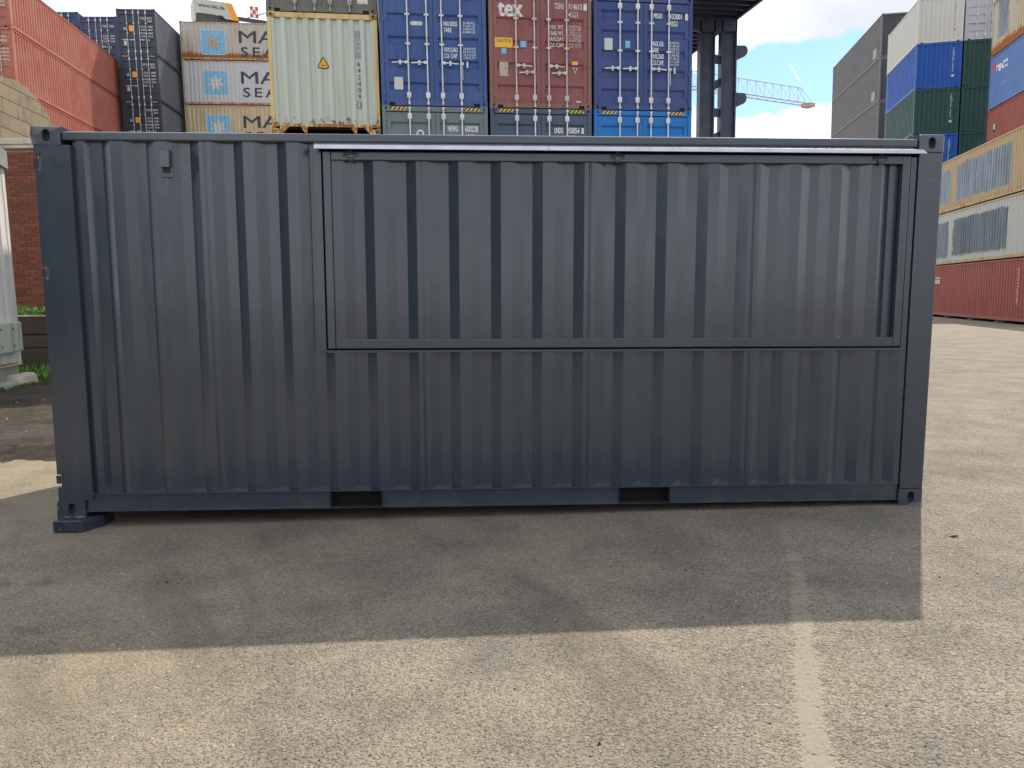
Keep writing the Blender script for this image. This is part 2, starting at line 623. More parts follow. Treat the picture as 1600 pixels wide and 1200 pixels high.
    hgt = t.math('SUBTRACT', hgt, t.math('MULTIPLY', pit, 2.0))
    hgt = t.math('ADD', hgt, t.math('MULTIPLY', flatst, 1.7))
    bump(t, b, hgt, 1.0, 0.0048)
    return m


M['asphalt'] = asphalt()
g = MB()
v = [g.bm.verts.new(p) for p in ((-900, -900, 0), (900, -900, 0), (900, 1500, 0), (-900, 1500, 0))]
g.bm.faces.new(v)
tag(obj('ground', g.mesh('ground'), M['asphalt']), kind='structure')


def worn_line():
    m, t, b = new_mat('worn_line_paint')
    c, _ = obj_coord(t, False)
    x, y, z = t.sep(c)
    t.put(b.inputs['Base Color'], t.mix(t.noise(c, 60, 5), (0.285, 0.255, 0.198), (0.36, 0.322, 0.252)))
    b.inputs['Roughness'].default_value = 0.85
    uv = t.add('ShaderNodeAttribute', attribute_name='across').outputs['Fac']
    edge = t.ramp(t.math('ABSOLUTE', uv), 0.2, 1.0, 0.0, 0.36)
    n = t.math('ADD', t.math('MULTIPLY', t.noise(c, 6.0, 6, 0.75), 0.62), t.math('MULTIPLY', t.noise(c, 85, 4, 0.85), 0.45))
    fade = t.ramp(y, 2.6, 4.6, 0.0, 0.10)
    cover = t.ramp(t.math('SUBTRACT', t.math('SUBTRACT', n, edge), fade), 0.19, 0.58, 0.0, 0.84)
    tr, tg, tb = t.sep(t.voro(c, 125.0, 'F1', 'Color'))
    chip = t.math('ADD', t.math('MULTIPLY', t.ramp(t.noise(c, 38.0, 5, 0.75), 0.3, 0.7), 0.55), t.math('MULTIPLY', tg, 0.35))
    t.put(b.inputs['Alpha'], t.ramp(t.math('SUBTRACT', cover, chip), -0.22, 0.24, 0.0, 0.58))
    return m


g = MB()
pts = [(0.86, 1.6, 0.060), (0.99, 2.3, 0.060), (1.10, 2.68, 0.062), (1.28, 3.2, 0.062), (1.46, 3.7, 0.06), (1.60, 4.15, 0.055), (1.76, 4.75, 0.05)]
rows = []
att = []
for (px_, py_, hw) in pts:
    row = []
    for k in (-1, -0.5, 0, 0.5, 1):
        row.append(g.bm.verts.new((px_ + hw * 1.75 * k, py_, 0.004)))
        att.append(k)
    rows.append(row)
for a, b in zip(rows, rows[1:]):
    for i in range(4):
        g.bm.faces.new((a[i], a[i + 1], b[i + 1], b[i]))
me = g.mesh('painted_line')
at = me.attributes.new('across', 'FLOAT', 'POINT')
for i, k in enumerate(att):
    at.data[i].value = k
tag(obj('painted_line', me, worn_line()), kind='structure')

# loose grit and small dark stones on the asphalt
g = MB()
rnd = random.Random(3)
for i in range(520):
    yy = 1.9 + 4.2 * rnd.random() ** 1.3
    xx = rnd.uniform(-0.85, 0.85) * yy * 0.85
    if yy > 4.85 and xx > -3.3:
        continue
    s = rnd.choice((0.002, 0.0025, 0.003, 0.004, 0.0055)) * (1.9 if rnd.random() < 0.05 else 1)
    bm = g.bm
    c0 = Vector((xx, yy, s * 0.3))
    a0 = rnd.random() * 6.28
    ring = [bm.verts.new(c0 + Vector((math.cos(a0 + k * 1.257) * s * rnd.uniform(0.7, 1.4), math.sin(a0 + k * 1.257) * s * rnd.uniform(0.7, 1.4), -s * 0.4))) for k in range(5)]
    top = bm.verts.new(c0 + Vector((0, 0, s * 0.8)))
    for k in range(5):
        bm.faces.new((ring[k], ring[(k + 1) % 5], top))
m, t, b = new_mat('grit')
isl = t.add('ShaderNodeNewGeometry').outputs['Random Per Island']
t.put(b.inputs['Base Color'], t.mix(t.ramp(isl, 0.55, 0.7), (0.045, 0.04, 0.035), (0.45, 0.40, 0.32)))
b.inputs['Roughness'].default_value = 0.9
tag(obj('loose_grit', g.mesh('loose_grit'), m), kind='stuff')

# ------------------------------------------------------------------ the dark container in front


def slate_paint():
    m, t, b = new_mat('slate_grey_gloss_paint')
    c, _ = obj_coord(t, False)
    x, y, z = t.sep(c)
    big = t.noise(c, 1.1, 5, 0.6)
    mott = t.noise(c, 5.0, 6, 0.65)
    fine = t.noise(c, 240, 2, 0.6)
    vert = t.noise(t.comb(t.math('MULTIPLY', x, 6.0), 0.0, t.math('MULTIPLY', z, 0.4)), 2.0, 5, 0.6)
    colr = t.mix(t.ramp(big, 0.3, 0.7), (0.0240, 0.0350, 0.0530), (0.0300, 0.0420, 0.0610))
    colr = t.mix(t.math('MULTIPLY', t.ramp(vert, 0.5, 0.72), 0.22), colr, (0.055, 0.064, 0.074))
    # two dark reflections of things behind the viewer, painted into the flap
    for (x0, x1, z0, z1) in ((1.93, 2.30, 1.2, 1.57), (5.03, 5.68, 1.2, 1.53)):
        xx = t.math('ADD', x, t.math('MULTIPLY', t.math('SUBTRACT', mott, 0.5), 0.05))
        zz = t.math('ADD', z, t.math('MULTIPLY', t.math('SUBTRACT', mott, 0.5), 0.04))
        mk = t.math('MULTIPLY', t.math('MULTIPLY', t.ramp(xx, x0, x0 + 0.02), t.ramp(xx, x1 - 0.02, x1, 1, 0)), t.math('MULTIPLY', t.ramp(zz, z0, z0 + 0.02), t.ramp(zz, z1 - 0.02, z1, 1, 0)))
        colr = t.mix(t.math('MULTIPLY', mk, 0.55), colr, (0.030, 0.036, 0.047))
    # a little yard dust on the sill and the lower panel
    dust = t.math('MULTIPLY', t.ramp(z, 0.0, 0.14, 0.14, 0.0), t.ramp(mott, 0.35, 0.7))
    colr = t.mix(dust, colr, (0.16, 0.15, 0.13))
    # one pale rub on the right post
    rub = t.math('ABSOLUTE', t.math('SUBTRACT', t.math('ADD', z, t.math('MULTIPLY', x, 0.35)), 4.385))
    rub = t.math('MULTIPLY', t.ramp(rub, 0.001, 0.006, 0.45, 0.0), t.math('MULTIPLY', t.ramp(x, 5.91, 5.95), t.ramp(x, 6.0, 6.04, 1, 0)))
    colr = t.mix(t.math('MULTIPLY', rub, t.ramp(mott, 0.3, 0.6)), colr, (0.2, 0.21, 0.23))
    scr = t.ramp(t.noise(t.comb(t.math('MULTIPLY', x, 3.0), t.math('MULTIPLY', y, 3.0), t.math('MULTIPLY', z, 9.0)), 3.0, 8, 0.75), 0.70, 0.73)
    colr = t.mix(t.math('MULTIPLY', scr, 0.25), colr, (0.13, 0.14, 0.15))
    t.put(b.inputs['Base Color'], colr)
    t.put(b.inputs['Roughness'], t.math('ADD', t.ramp(mott, 0.3, 0.7, 0.20, 0.28), t.math('MULTIPLY', dust, 0.8), clamp=True))
    b.inputs['Specular IOR Level'].default_value = 0.5
    b.inputs['Coat Weight'].default_value = 0.6
    b.inputs['Coat Roughness'].default_value = 0.16
    wave = t.noise(c, 2.6, 3, 0.5)
    bump(t, b, t.math('ADD', t.math('MULTIPLY', wave, 0.35), t.math('ADD', t.math('MULTIPLY', mott, 0.16), t.math('MULTIPLY', fine, 0.010))), 0.25, 0.03)
    t.l.new(b.inputs['Normal'].links[0].from_socket, b.inputs['Coat Normal'])
    return m


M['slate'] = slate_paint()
M['flash'] = plain('flashing_sheet', (0.46, 0.49, 0.54), 0.32, 0.75, 0.12, 6)
M['gap_black'] = plain('black_gap', (0.006, 0.006, 0.007), 0.9, 0, 0.1)


def casting(sx, sy, sz, a=0.178, b=0.162, h=0.118, round_=0.0):
    """corner casting; the outer corner is the origin, the block grows along the signs; holes in the end, side and top/bottom face"""
    g = MB()
    bm = g.bm
    g.ovalplate((sx * a / 2, 0, sz * h / 2), (1, 0, 0), (0, 0, 1), a, h, 0.052, 0.078, (0, sy * 0.05, 0))
    g.ovalplate((0, sy * b / 2, sz * h / 2), (0, 1, 0), (0, 0, 1), b, h, 0.052, 0.078, (sx * 0.05, 0, 0))
    g.ovalplate((sx * a / 2, sy * b / 2, 0), (1, 0, 0), (0, 1, 0), a, b, 0.064, 0.11, (0, 0, sz * 0.03))
    def q(*p):
        bm.faces.new([bm.verts.new(Vector(k)) for k in p])
    q((sx * a, 0, 0), (sx * a, sy * b, 0), (sx * a, sy * b, sz * h), (sx * a, 0, sz * h))
    q((0, sy * b, 0), (sx * a, sy * b, 0), (sx * a, sy * b, sz * h), (0, sy * b, sz * h))
    q((0, 0, sz * h), (sx * a, 0, sz * h), (sx * a, sy * b, sz * h), (0, sy * b, sz * h))
    bmesh.ops.remove_doubles(bm, verts=bm.verts[:], dist=1e-5)
    if round_ > 0:
        ed = []
        for e in bm.edges:
            z2 = [sum(1 for k in range(3) if abs(vv.co[k]) < 1e-5) for vv in e.verts]
            common = [k for k in range(3) if all(abs(vv.co[k]) < 1e-5 for vv in e.verts)]
            if len(common) >= 2:
                ed.append(e)
        bmesh.ops.bevel(bm, geom=ed, offset=round_, segments=3, affect='EDGES', profile=0.5)
    return g.mesh('corner_casting', recalc=True)


def main_container():
    L, W, H = 6.058, 2.438, 2.591
    t = bpy.data.objects.new('shipping_container', None)
    COL.objects.link(t)
    Rm = Matrix.Rotation(0.0473233171, 3, 'Z') @ Matrix.Rotation(-0.00299583367, 3, 'X') @ Matrix.Rotation(0.0144658841, 3, 'Y')
    t.location = (-3.10431839, 4.99518658, 0.0876309)
    t.rotation_euler = Rm.to_euler()
    tag(t, 'freshly painted slate grey container with long closed serving flap, standing alone in front', 'container')
    S = M['slate']
    for sx, x0 in ((1, 0), (-1, L)):
        for sy, y0 in ((1, 0), (-1, W)):
            for sz, z0 in ((1, 0), (-1, H)):
                obj('corner_casting', smooth(casting(sx, sy, sz, round_=0.011), 40), S, t, (x0, y0, z0))
    # left front post: a full-width plate notched where the door hinges sit
    notches = [(0.204, 0.298), (0.905, 1.004), (1.609, 1.701), (2.312, 2.416)]
    g = MB()
    z = 0.118
    for a, b in notches + [(H - 0.118, None)]:
        g.box(0.003, 0.0445, 0.004, 0.09, z, a)
        z = b
    g.box(0.045, 0.232, 0.004, 0.05, 0.118, H - 0.118)
    g.box(0.200, 0.232, 0.0505, 0.06, 0.118, H - 0.118)
    obj('corner_post', g.mesh('corner_post'), S, t)
    for a, b in notches:
        g = MB()
        g.tube((0.020, 0.050, a + 0.004), (0.020, 0.050, b - 0.004), 0.014, 12)
        g.box(0.02, 0.044, 0.056, 0.075, a + 0.012, b - 0.012)
        g.box(-0.03, 0.02, 0.052, 0.066, a + 0.02, b - 0.02)
        obj('door_hinge', smooth(g.mesh('door_hinge')), S, t)
    g = MB().box(5.886, L - 0.003, 0.004, 0.06, 0.118, H - 0.118, 0.006)
    obj('corner_post', g.mesh('corner_post'), S, t)
    for x0, x1 in ((0.003, 0.16), (L - 0.16, L - 0.003)):
        obj('corner_post', MB().box(x0, x1, W - 0.06, W - 0.004, 0.118, H - 0.118).mesh('corner_post'), S, t)
    # rails
    g = MB().box(0.179, L - 0.179, 0.006, 0.066, 2.503, 2.560, 0.011)
    obj('top_rail', g.mesh('top_rail'), S, t)
    obj('top_rail', MB().box(0.179, L - 0.179, W - 0.066, W - 0.006, 2.503, 2.558).mesh('top_rail'), S, t)
    for y0, y1 in ((0.0, 0.162), (W - 0.162, W)):
        pass
    for x0 in (0.004, L - 0.066):
        obj('end_rail', MB().box(x0, x0 + 0.062, 0.1625, W - 0.1625, 2.503, 2.57).mesh('end_rail'), S, t)
        obj('end_rail', MB().box(x0, x0 + 0.062, 0.1625, W - 0.1625, 0.02, 0.16).mesh('end_rail'), S, t)
    segs = [(0.182, 1.830), (2.190, 3.853), (4.217, 5.876)]
    g = MB()
    for a, b in segs:
        g.box(a, b, 0.020, 0.027, 0.0445, 0.1545)
        g.box(a, b, 0.004, 0.062, 0.036, 0.044)
    g.box(0.182, 5.876, 0.002, 0.066, 0.155, 0.164)
    for a, b in ((1.8305, 2.1895), (3.8535, 4.2165)):
        g.box(a, b, 0.004, 0.0295, 0.036, 0.041)
    for x in (0.64, 5.52):
        for zz in (0.085, 0.12):
            g.tube((x, 0.0205, zz), (x, 0.013, zz), 0.006, 8)
    obj('bottom_rail', g.mesh('bottom_rail'), S, t)
    obj('bottom_rail', MB().box(0.182, 5.876, W - 0.06, W - 0.01, 0.036, 0.164).mesh('bottom_rail'), S, t)
    for a, b in ((1.830, 2.190), (3.853, 4.217)):
        g = MB()
        g.box(a + 0.0005, a + 0.007, 0.006, 0.9, 0.0445, 0.1545)
        g.box(b - 0.007, b - 0.0005, 0.006, 0.9, 0.0445, 0.1545)
        g.box(a + 0.0075, b - 0.0075, 0.064, 0.9, 0.149, 0.1545)
        g.box(a + 0.0005, b - 0.0005, 0.03, 0.9, 0.036, 0.044)
        g.box(a + 0.0075, b - 0.0075, 0.12, 0.13, 0.0445, 0.1485)
        o = obj('forklift_pocket', g.mesh('forklift_pocket'), M['gap_black'], t)  # solid black stands for the shade inside the pocket
        o['label'] = 'black fork pocket in the bottom rail'
    # corrugated side, cut out round the flap
    P = 0.2825
    prof = corr(0.33, 5.846, P, 0.036, 0.66 - P * 2, lead=0.012)
    prof = [(0.2325, 0.026), (0.262, 0.026), (0.267, 0.0), (0.312, 0.0), (0.340, 0.036), (0.4125, 0.036), (0.4805, 0.0)] + prof[1:]
    prof[-1:] = [(5.640, 0.0), (5.708, 0.036), (5.775, 0.036), (5.838, 0.0), (5.846, 0.0)]
    # weld beads where the pressed sheets are joined
    def beads(pr, xs):
        out = list(pr)
        for xb in xs:
            for i in range(len(out) - 1):
                if out[i][0] < xb - 0.012 and out[i + 1][0] > xb + 0.012 and abs(out[i][1]) < 1e-6 and abs(out[i + 1][1]) < 1e-6:
                    out[i + 1:i + 1] = [(xb - 0.009, 0.0), (xb - 0.006, -0.003), (xb - 0.003, 0.0), (xb + 0.003, 0.0), (xb + 0.006, -0.003), (xb + 0.009, 0.0)]
                    break
        return out
    k0 = 0.66 + P / 2
    prof = beads(prof, [k0 + P * i for i in (1, 2 + 4, 10, 14)])
    Y0 = 0.016
    fn = lambda u, d, zz: (u, Y0 + d, zz)
    g = MB()
    g.sheet(clip_prof(prof, 0.2325, 1.790), 0.1645, 2.5028, fn)
    g.sheet(clip_prof(prof, 1.790, 5.846), 0.1645, 1.128, fn)
    g.sheet([(5.846, 0.0), (5.878, 0.0), (5.884, 0.03)], 0.1645, 2.44, fn)
    obj('side_panel', g.mesh('side_panel'), S, t)
    g = MB().sheet([(u, -d) for u, d in corr(0.16, L - 0.16, P, 0.036, 0.58)], 0.165, 2.503, lambda u, d, zz: (u, W - 0.016 + d, zz))
    obj('side_panel', g.mesh('side_panel'), S, t)
    for x0, s in ((0.012, 1), (L - 0.012, -1)):
        g = MB().sheet(corr(0.06, W - 0.06, 0.25, 0.045, 0.2), 0.16, 2.503, lambda u, d, zz: (x0 + s * d, u, zz))
        obj('end_panel', g.mesh('end_panel'), S, t)
    g = MB().sheet([(u, -d) for u, d in corr(0.07, L - 0.07, 0.209, 0.02, 0.3, 0.09, 0.014)], 0.067, W - 0.067, lambda u, d, zz: (u, zz, 2.562 + d))
    obj('roof_panel', g.mesh('roof_panel'), S, t)
    obj('floor', MB().box(0.07, L - 0.07, 0.07, W - 0.07, 0.14, 0.15).mesh('floor'), M['black'], t)
    # frame round the opening: flat bars, then a dark joint, then the flap
    g = MB()
    g.box(1.790, 1.836, 0.008, 0.05, 1.128, 2.5025)
    g.box(5.836, 5.8455, 0.010, 0.05, 1.1285, 2.4395)
    g.box(1.8365, 5.8355, 0.010, 0.05, 1.117, 1.1335)
    g.box(1.8365, 5.8455, 0.010, 0.05, 2.458, 2.5025)
    obj('opening_frame', g.mesh('opening_frame'), S, t)
    obj('joint_seal', MB().box(1.8365, 5.8355, 0.052, 0.06, 1.134, 2.4575).mesh('joint_seal'), M['gap_black'], t)
    fl = MB()
    fl.box(1.847, 1.900, 0.000, 0.046, 1.1445, 2.4465, 0.005)
    fl.box(5.774, 5.827, 0.000, 0.046, 1.1445, 2.4465, 0.005)
    fl.box(1.901, 5.773, 0.001, 0.045, 1.1445, 1.2095, 0.005)
    fl.box(1.901, 5.773, 0.001, 0.045, 2.390, 2.4465, 0.005)
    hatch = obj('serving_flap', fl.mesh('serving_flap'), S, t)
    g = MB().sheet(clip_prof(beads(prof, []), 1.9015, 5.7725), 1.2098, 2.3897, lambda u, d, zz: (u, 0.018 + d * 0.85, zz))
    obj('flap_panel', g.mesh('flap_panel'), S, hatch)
    for hx in (2.033, 3.806, 5.612):
        g = MB()
        g.tube((hx - 0.045, -0.010, 2.432), (hx + 0.045, -0.010, 2.432), 0.010, 10)
        g.box(hx - 0.018, hx + 0.018, -0.012, -0.002, 2.385, 2.470, 0.002)
        g.box(hx - 0.05, hx + 0.05, -0.007, -0.0015, 2.412, 2.424, 0.001)
        obj('hinge', smooth(g.mesh('hinge')), S, hatch)
    # rain flashing in two lengths above the flap
    for a, b in ((1.806, 3.338), (3.341, 5.905)):
        g = MB()
        e = 0.018
        g.prism([(a, 0.004, 2.496), (a, -0.052, 2.478), (a, -0.062, 2.452), (a, -0.060, 2.450), (a, -0.049, 2.474), (a, 0.004, 2.491)], (b - a, 0, 0))
        for vv in g.bm.verts:
            if vv.co.y > -0.055:
                if abs(vv.co.x - 1.806) < 1e-4:
                    vv.co.x += e * 0
                if abs(vv.co.x - 5.905) < 1e-4:
                    vv.co.x -= 0.022
        obj('rain_flashing', g.mesh('rain_flashing'), M['flash'], t)
    # small ventilator
    g = MB()
    g.box(0.803, 0.879, 0.006, 0.0155, 2.272, 2.480, 0.002)
    for bx, bz in ((0.823, 2.466), (0.859, 2.466), (0.841, 2.284)):
        g.tube((bx, 0.006, bz), (bx, 0.001, bz), 0.006, 8)
    vt = obj('ventilator', g.mesh('ventilator'), S, t)
    g = MB()
    g.prism([(0.808, 0.0055, 2.447), (0.808, -0.020, 2.440), (0.808, -0.027, 2.335), (0.808, 0.0055, 2.335)], (0.060, 0, 0))
    obj('ventilator_hood', g.mesh('ventilator_hood'), S, vt)
    obj('ventilator_grille', MB().box(0.812, 0.864, 0.002, 0.0055, 2.298, 2.332).mesh('ventilator_grille'), plain('dark_green_mesh', (0.03, 0.04, 0.022), 0.8), vt)
    return t


main_container()


def block(x, y, label):
    g = MB()
    g.prism([(x, y, 0), (x + 0.195, y, 0), (x + 0.262, y + 0.15, 0), (x + 0.262, y + 0.30, 0), (x, y + 0.30, 0)], (0, 0, 0.0835))
    bmesh.ops.bevel(g.bm, geom=g.bm.edges[:], offset=0.006, segments=1, affect='EDGES', profile=0.6)
    me = g.mesh('support_block')
    o = tag(obj('support_block', me, plain('painted_block', (0.020, 0.028, 0.048), 0.42, 0, 0.7, 14)), label, 'block', 'blocks under the dark container')
    for bx in (x + 0.05, x + 0.15):
        obj('bolt', MB().tube((bx, y + 0.002, 0.03), (bx, y - 0.006, 0.03), 0.014, 8).mesh('bolt'), M['slate'], o)
    return o


block(-3.112, 4.925, 'low dark blue chamfered block propping the front left corner of the dark container')
block(-3.24, 7.12, 'low dark block in the shade under the rear left corner of the dark container')
# ------------------------------------------------------------------ stacked containers
W20 = 2.438
_mc = {}


def cached(key, fn):
    if key not in _mc:
        _mc[key] = fn()
    return _mc[key]


SIDE_P, END_P = 0.278, 0.25


def side_prof(L):
    return corr(0.10, L - 0.10, SIDE_P, 0.042, 0.36)


def end_prof():
    return corr(0.09, W20 - 0.09, END_P, 0.055, 0.219, 0.07, 0.05)


def bar_mesh(H):
    g = MB()
    g.tube((0, -0.022, 0.055), (0, -0.022, H - 0.055), 0.0175, 8)
    for z in (0.055, H - 0.055):
        g.box(-0.022, 0.022, -0.045, 0.002, z - 0.03, z + 0.03)
    for z in (0.235, H - 0.235):
        g.box(-0.05, 0.05, -0.036, 0.028, z - 0.065, z + 0.065, 0.012)
    for z in (1.36, 2.0):
        g.box(-0.055, 0.055, -0.038, 0.028, z - 0.02, z + 0.02)
    return smooth(g.mesh('locking_bar'))


def handle_mesh(s, z, hang):
    g = MB()
    if hang:
        g.bar((0.03, -0.05, z), (0.035, -0.05, z - 0.36), 0.022, 0.012)
        g.box(0.0, 0.06, -0.058, -0.03, z - 0.03, z + 0.03)
        g.box(0.13, 0.17, -0.03, 0.028, z - 0.09, z + 0.05)
    else:
        g.bar((s * 0.02, -0.05, z + 0.01), (s * 0.37, -0.05, z - 0.01), 0.014, 0.026)
        g.box(min(s * 0.0, s * 0.08), max(s * 0.0, s * 0.08), -0.06, -0.03, z - 0.03, z + 0.035)
        g.box(min(s * 0.16, s * 0.21), max(s * 0.16, s * 0.21), -0.046, 0.028, z - 0.05, z + 0.05)
    return g.mesh('door_handle')


def leaf_mesh(x0, x1, H, side):
    z0, z1 = 0.125, H - 0.135
    g = MB()
    st = 0.095
    g.box(x0, x0 + st, 0.024, 0.075, z0, z1)
    g.box(x1 - st, x1, 0.024, 0.075, z0, z1)
    pr = [(z0, 0.0)]
    n = 5
    for k in range(n):
        c = z0 + (z1 - z0) * (k + 0.62) / (n + 0.24)
        pr += [(c - 0.10, 0.0), (c - 0.055, 0.036), (c + 0.055, 0.036), (c + 0.10, 0.0)]
    pr.append((z1, 0.0))
    xa, xb = x0 + st + 0.0006, x1 - st - 0.0006
    g.sheet([(u, d) for u, d in pr][::-1], xa, xb, lambda u, d, p: (p, 0.030 + d, u))
    for e in (xa, xb):
        prev = None
        for k in range(1, len(pr) - 2, 4):
            vv = [g.bm.verts.new((e, 0.030 + d, u)) for u, d in pr[k:k + 4]]
            g.bm.faces.new(vv)
    hx = x0 if side < 0 else x1
    for f in (0.06, 0.32, 0.66, 0.94):
        z = z0 + (z1 - z0) * f
        g.box(min(hx, hx + side * 0.05) - 0.02, max(hx, hx + side * 0.05) + 0.02, 0.0, 0.0235, z - 0.03, z + 0.03)
    return g.mesh('door')


def simple_mesh(L, H):
    g = MB()
    W = W20
    for x0, x1 in ((0.006, 0.07), (W - 0.07, W - 0.006)):
        g.box(x0, x1, 0.09, L - 0.09, 0.02, 0.16)
        g.box(x0, x1, 0.09, L - 0.09, H - 0.10, H - 0.04)
        for y0, y1 in ((0.0, 0.0895), (L - 0.0895, L)):
            g.box(x0 - 0.006, x1 + 0.006, y0, y1, 0, H)
    g.sheet(side_prof(L), 0.16, H - 0.10, lambda u, d, z: (0.016 + d, u, z))
    g.sheet(side_prof(L), 0.16, H - 0.10, lambda u, d, z: (W - 0.016 - d, u, z))
    g.sheet(end_prof(), 0.02, H - 0.04, lambda u, d, z: (u, 0.016 + d, z))
    g.sheet(end_prof(), 0.02, H - 0.04, lambda u, d, z: (u, L - 0.016 - d, z))
    g.box(0.08, W - 0.08, 0.1, L - 0.1, H - 0.06, H - 0.045)
    return g.mesh('shipping_container')


class Box:
    """one shipping container: near end at y = 0, width along x, length along +y"""

    def __init__(self, label, loc, yaw, L, H, body, frame=None, near='panel', bars=None, handles=((-1, 0.95, 0), (-1, 0.95, 0), (1, 0.95, 0), (1, 0.95, 1)),
                 tunnel=False, group=None, hazard=False, pockets=True, sidemat=None):
        W = W20
        self.L, self.H = L, H
        frame = frame or body
        self.root = r = thing('shipping_container', label, 'container', loc, yaw, group)
        for sx, x0 in ((1, 0), (-1, W)):
            for sy, y0 in ((1, 0), (-1, L)):
                for sz, z0 in ((1, 0), (-1, H)):
                    obj('corner_casting', cached(('c', sx, sy, sz), lambda: casting(sx, sy, sz)), frame, r, (x0, y0, z0))
        for y0, y1 in ((0.002, 0.075), (L - 0.075, L - 0.002)):
            for x0, x1 in ((0.002, 0.088), (W - 0.088, W - 0.002)):
                obj('corner_post', cached(('p', x0, y0, L, H), lambda: MB().box(x0, x1, y0, y1, 0.1185, H - 0.1185, 0.006).mesh('corner_post')), frame, r)
        for x0, x1 in ((0.004, 0.064), (W - 0.064, W - 0.004)):
            obj('top_rail', cached(('t', x0, L, H), lambda: MB().box(x0, x1, 0.1785 * 0.92, L - 0.1785 * 0.92, H - 0.100, H - 0.040).mesh('top_rail')), frame, r)
            obj('bottom_rail', cached(('b', x0, L, H), lambda: MB().box(x0, x1, 0.1785 * 0.92, L - 0.1785 * 0.92, 0.025, 0.160).mesh('bottom_rail')), frame, r)
        sp = side_prof(L)
        obj('side_panel', cached(('sl', L, H), lambda: MB().sheet(sp, 0.1603, H - 0.1003, lambda u, d, z: (0.016 + d, u, z)).mesh('side_panel')), sidemat or body, r)
        obj('side_panel', cached(('sr', L, H), lambda: MB().sheet(sp, 0.1603, H - 0.1003, lambda u, d, z: (W - 0.016 - d, u, z)).mesh('side_panel')), sidemat or body, r)
        ep = end_prof()
        obj('end_panel', cached(('ef', L, H), lambda: MB().sheet(ep, 0.1205, H - 0.1205, lambda u, d, z: (u, L - 0.016 - d, z)).mesh('end_panel')), body, r)
        for z0, z1 in ((0.02, 0.12), (H - 0.12, H - 0.045)):
            obj('end_rail', cached(('er', L, z0, z1), lambda: MB().box(0.179, W - 0.179, L - 0.065, L - 0.004, z0, z1).mesh('end_rail')), frame, r)
        obj('roof_panel', cached(('r', L, H), lambda: MB().box(0.065, W - 0.065, 0.08, L - 0.08, H - 0.052, H - 0.044).mesh('roof_panel')), body, r)
        obj('floor', cached(('f', L), lambda: MB().box(0.065, W - 0.065, 0.08, L - 0.08, 0.13, 0.15).mesh('floor')), M['black'], r)
        # near end
        obj('header', cached(('h', H), lambda: MB().box(0.179, W - 0.179, 0.004, 0.066, H - 0.120, H - 0.010, 0.004).mesh('header')), frame, r)
        if tunnel:
            def tm():
                g = MB().box(0.089, W - 0.089, 0.004, 0.066, 0.165, 0.235, 0.004)
                for s, xc in ((1, 0.179), (-1, W - 0.179)):
                    g.prism([(xc, 0.01, 0.01), (xc, 0.01, 0.1645), (xc + s * 0.20, 0.01, 0.1645), (xc + s * 0.05, 0.01, 0.01)], (0, 0.05, 0))
                for xc in (0.72, W - 0.60):
                    g.prism([(xc - 0.08, 0.01, 0.1645), (xc + 0.07, 0.01, 0.1645), (xc + 0.05, 0.01, 0.03), (xc, 0.01, 0.03)], (0, 0.05, 0))
                return g.mesh('sill')
            obj('sill', cached(('tsill',), tm), frame, r)
            zlo = 0.2355
        else:
            def sm():
                if not pockets:
                    return MB().box(0.179, W - 0.179, 0.004, 0.066, 0.012, 0.120, 0.004).mesh('sill')
                g = MB().box(0.31, W - 0.31, 0.004, 0.066, 0.012, 0.120)
                g.box(0.179, 0.3095, 0.004, 0.066, 0.075, 0.120)
                g.box(W - 0.3095, W - 0.179, 0.004, 0.066, 0.075, 0.120)
                return g.mesh('sill')
            obj('sill', cached(('sill', pockets), sm), frame, r)
            if pockets:
                for x0 in (0.18, W - 0.3095):
                    obj('sill_recess', cached(('sre', x0), lambda: MB().box(x0, x0 + 0.1295, 0.04, 0.05, 0.012, 0.0745).mesh('sill_recess')), M['black'], r)
            zlo = 0.1205
        if near == 'panel':
            obj('end_panel', cached(('en', H, zlo), lambda: MB().sheet(ep, zlo, H - 0.1205, lambda u, d, z: (u, 0.016 + d, z)).mesh('end_panel')), body, r)
        else:
            bars = bars or M['galv']
            obj('door_seal', cached(('seal', H), lambda: MB().box(0.089, W - 0.089, 0.076, 0.084, 0.1205, H - 0.1205).mesh('door_seal')), M['black'], r)
            for side, x0, x1, bx in ((-1, 0.093, 1.214, (0.63, 1.065)), (1, 1.224, W - 0.093, (1.405, 1.835))):
                d = obj('door', cached(('d', side, H), lambda: leaf_mesh(x0, x1, H, side)), body, r)
                for k, x in enumerate(bx):
                    hs = handles[(0 if side < 0 else 2) + k]
                    obj('locking_bar', cached(('lb', H), lambda: bar_mesh(H)), bars, d, (x, 0, 0))
                    obj('door_handle', cached(('dh', hs), lambda: handle_mesh(*hs)), bars, d, (x, 0, 0))
        if hazard:
            for x0, x1 in ((0.19, 0.56), (W - 0.56, W - 0.19)):
                obj('hazard_strip', cached(('hz', x0, H), lambda: _flat(rect(x0, x1, H - 0.092, H - 0.022), lambda u, v: (u, 0.001, v), 'hazard_strip')), M['hazard'], r)

    # surfaces for print
    def end(self, s, u, v, h, mat, **k):
        return put_text(self.root, s, u, v, h, lambda a, b: (a, 0.0245, b), mat, **k)

    def end_poly(self, pts, mat, name='sticker', y=0.022):
        return put_poly(self.root, pts, lambda a, b: (a, y, b), mat, None, name)

    def pan(self, eps=0.004):
        ep = end_prof()
        return (lambda a, b: (a, 0.016 + prof_at(ep, a) - eps, b)), [p[0] for p in ep]

    def left(self, y0, eps=0.004):
        sp = side_prof(self.L)
        return (lambda a, b: (0.016 + prof_at(sp, y0 - a) - eps, y0 - a, b)), sorted(y0 - p[0] for p in sp)

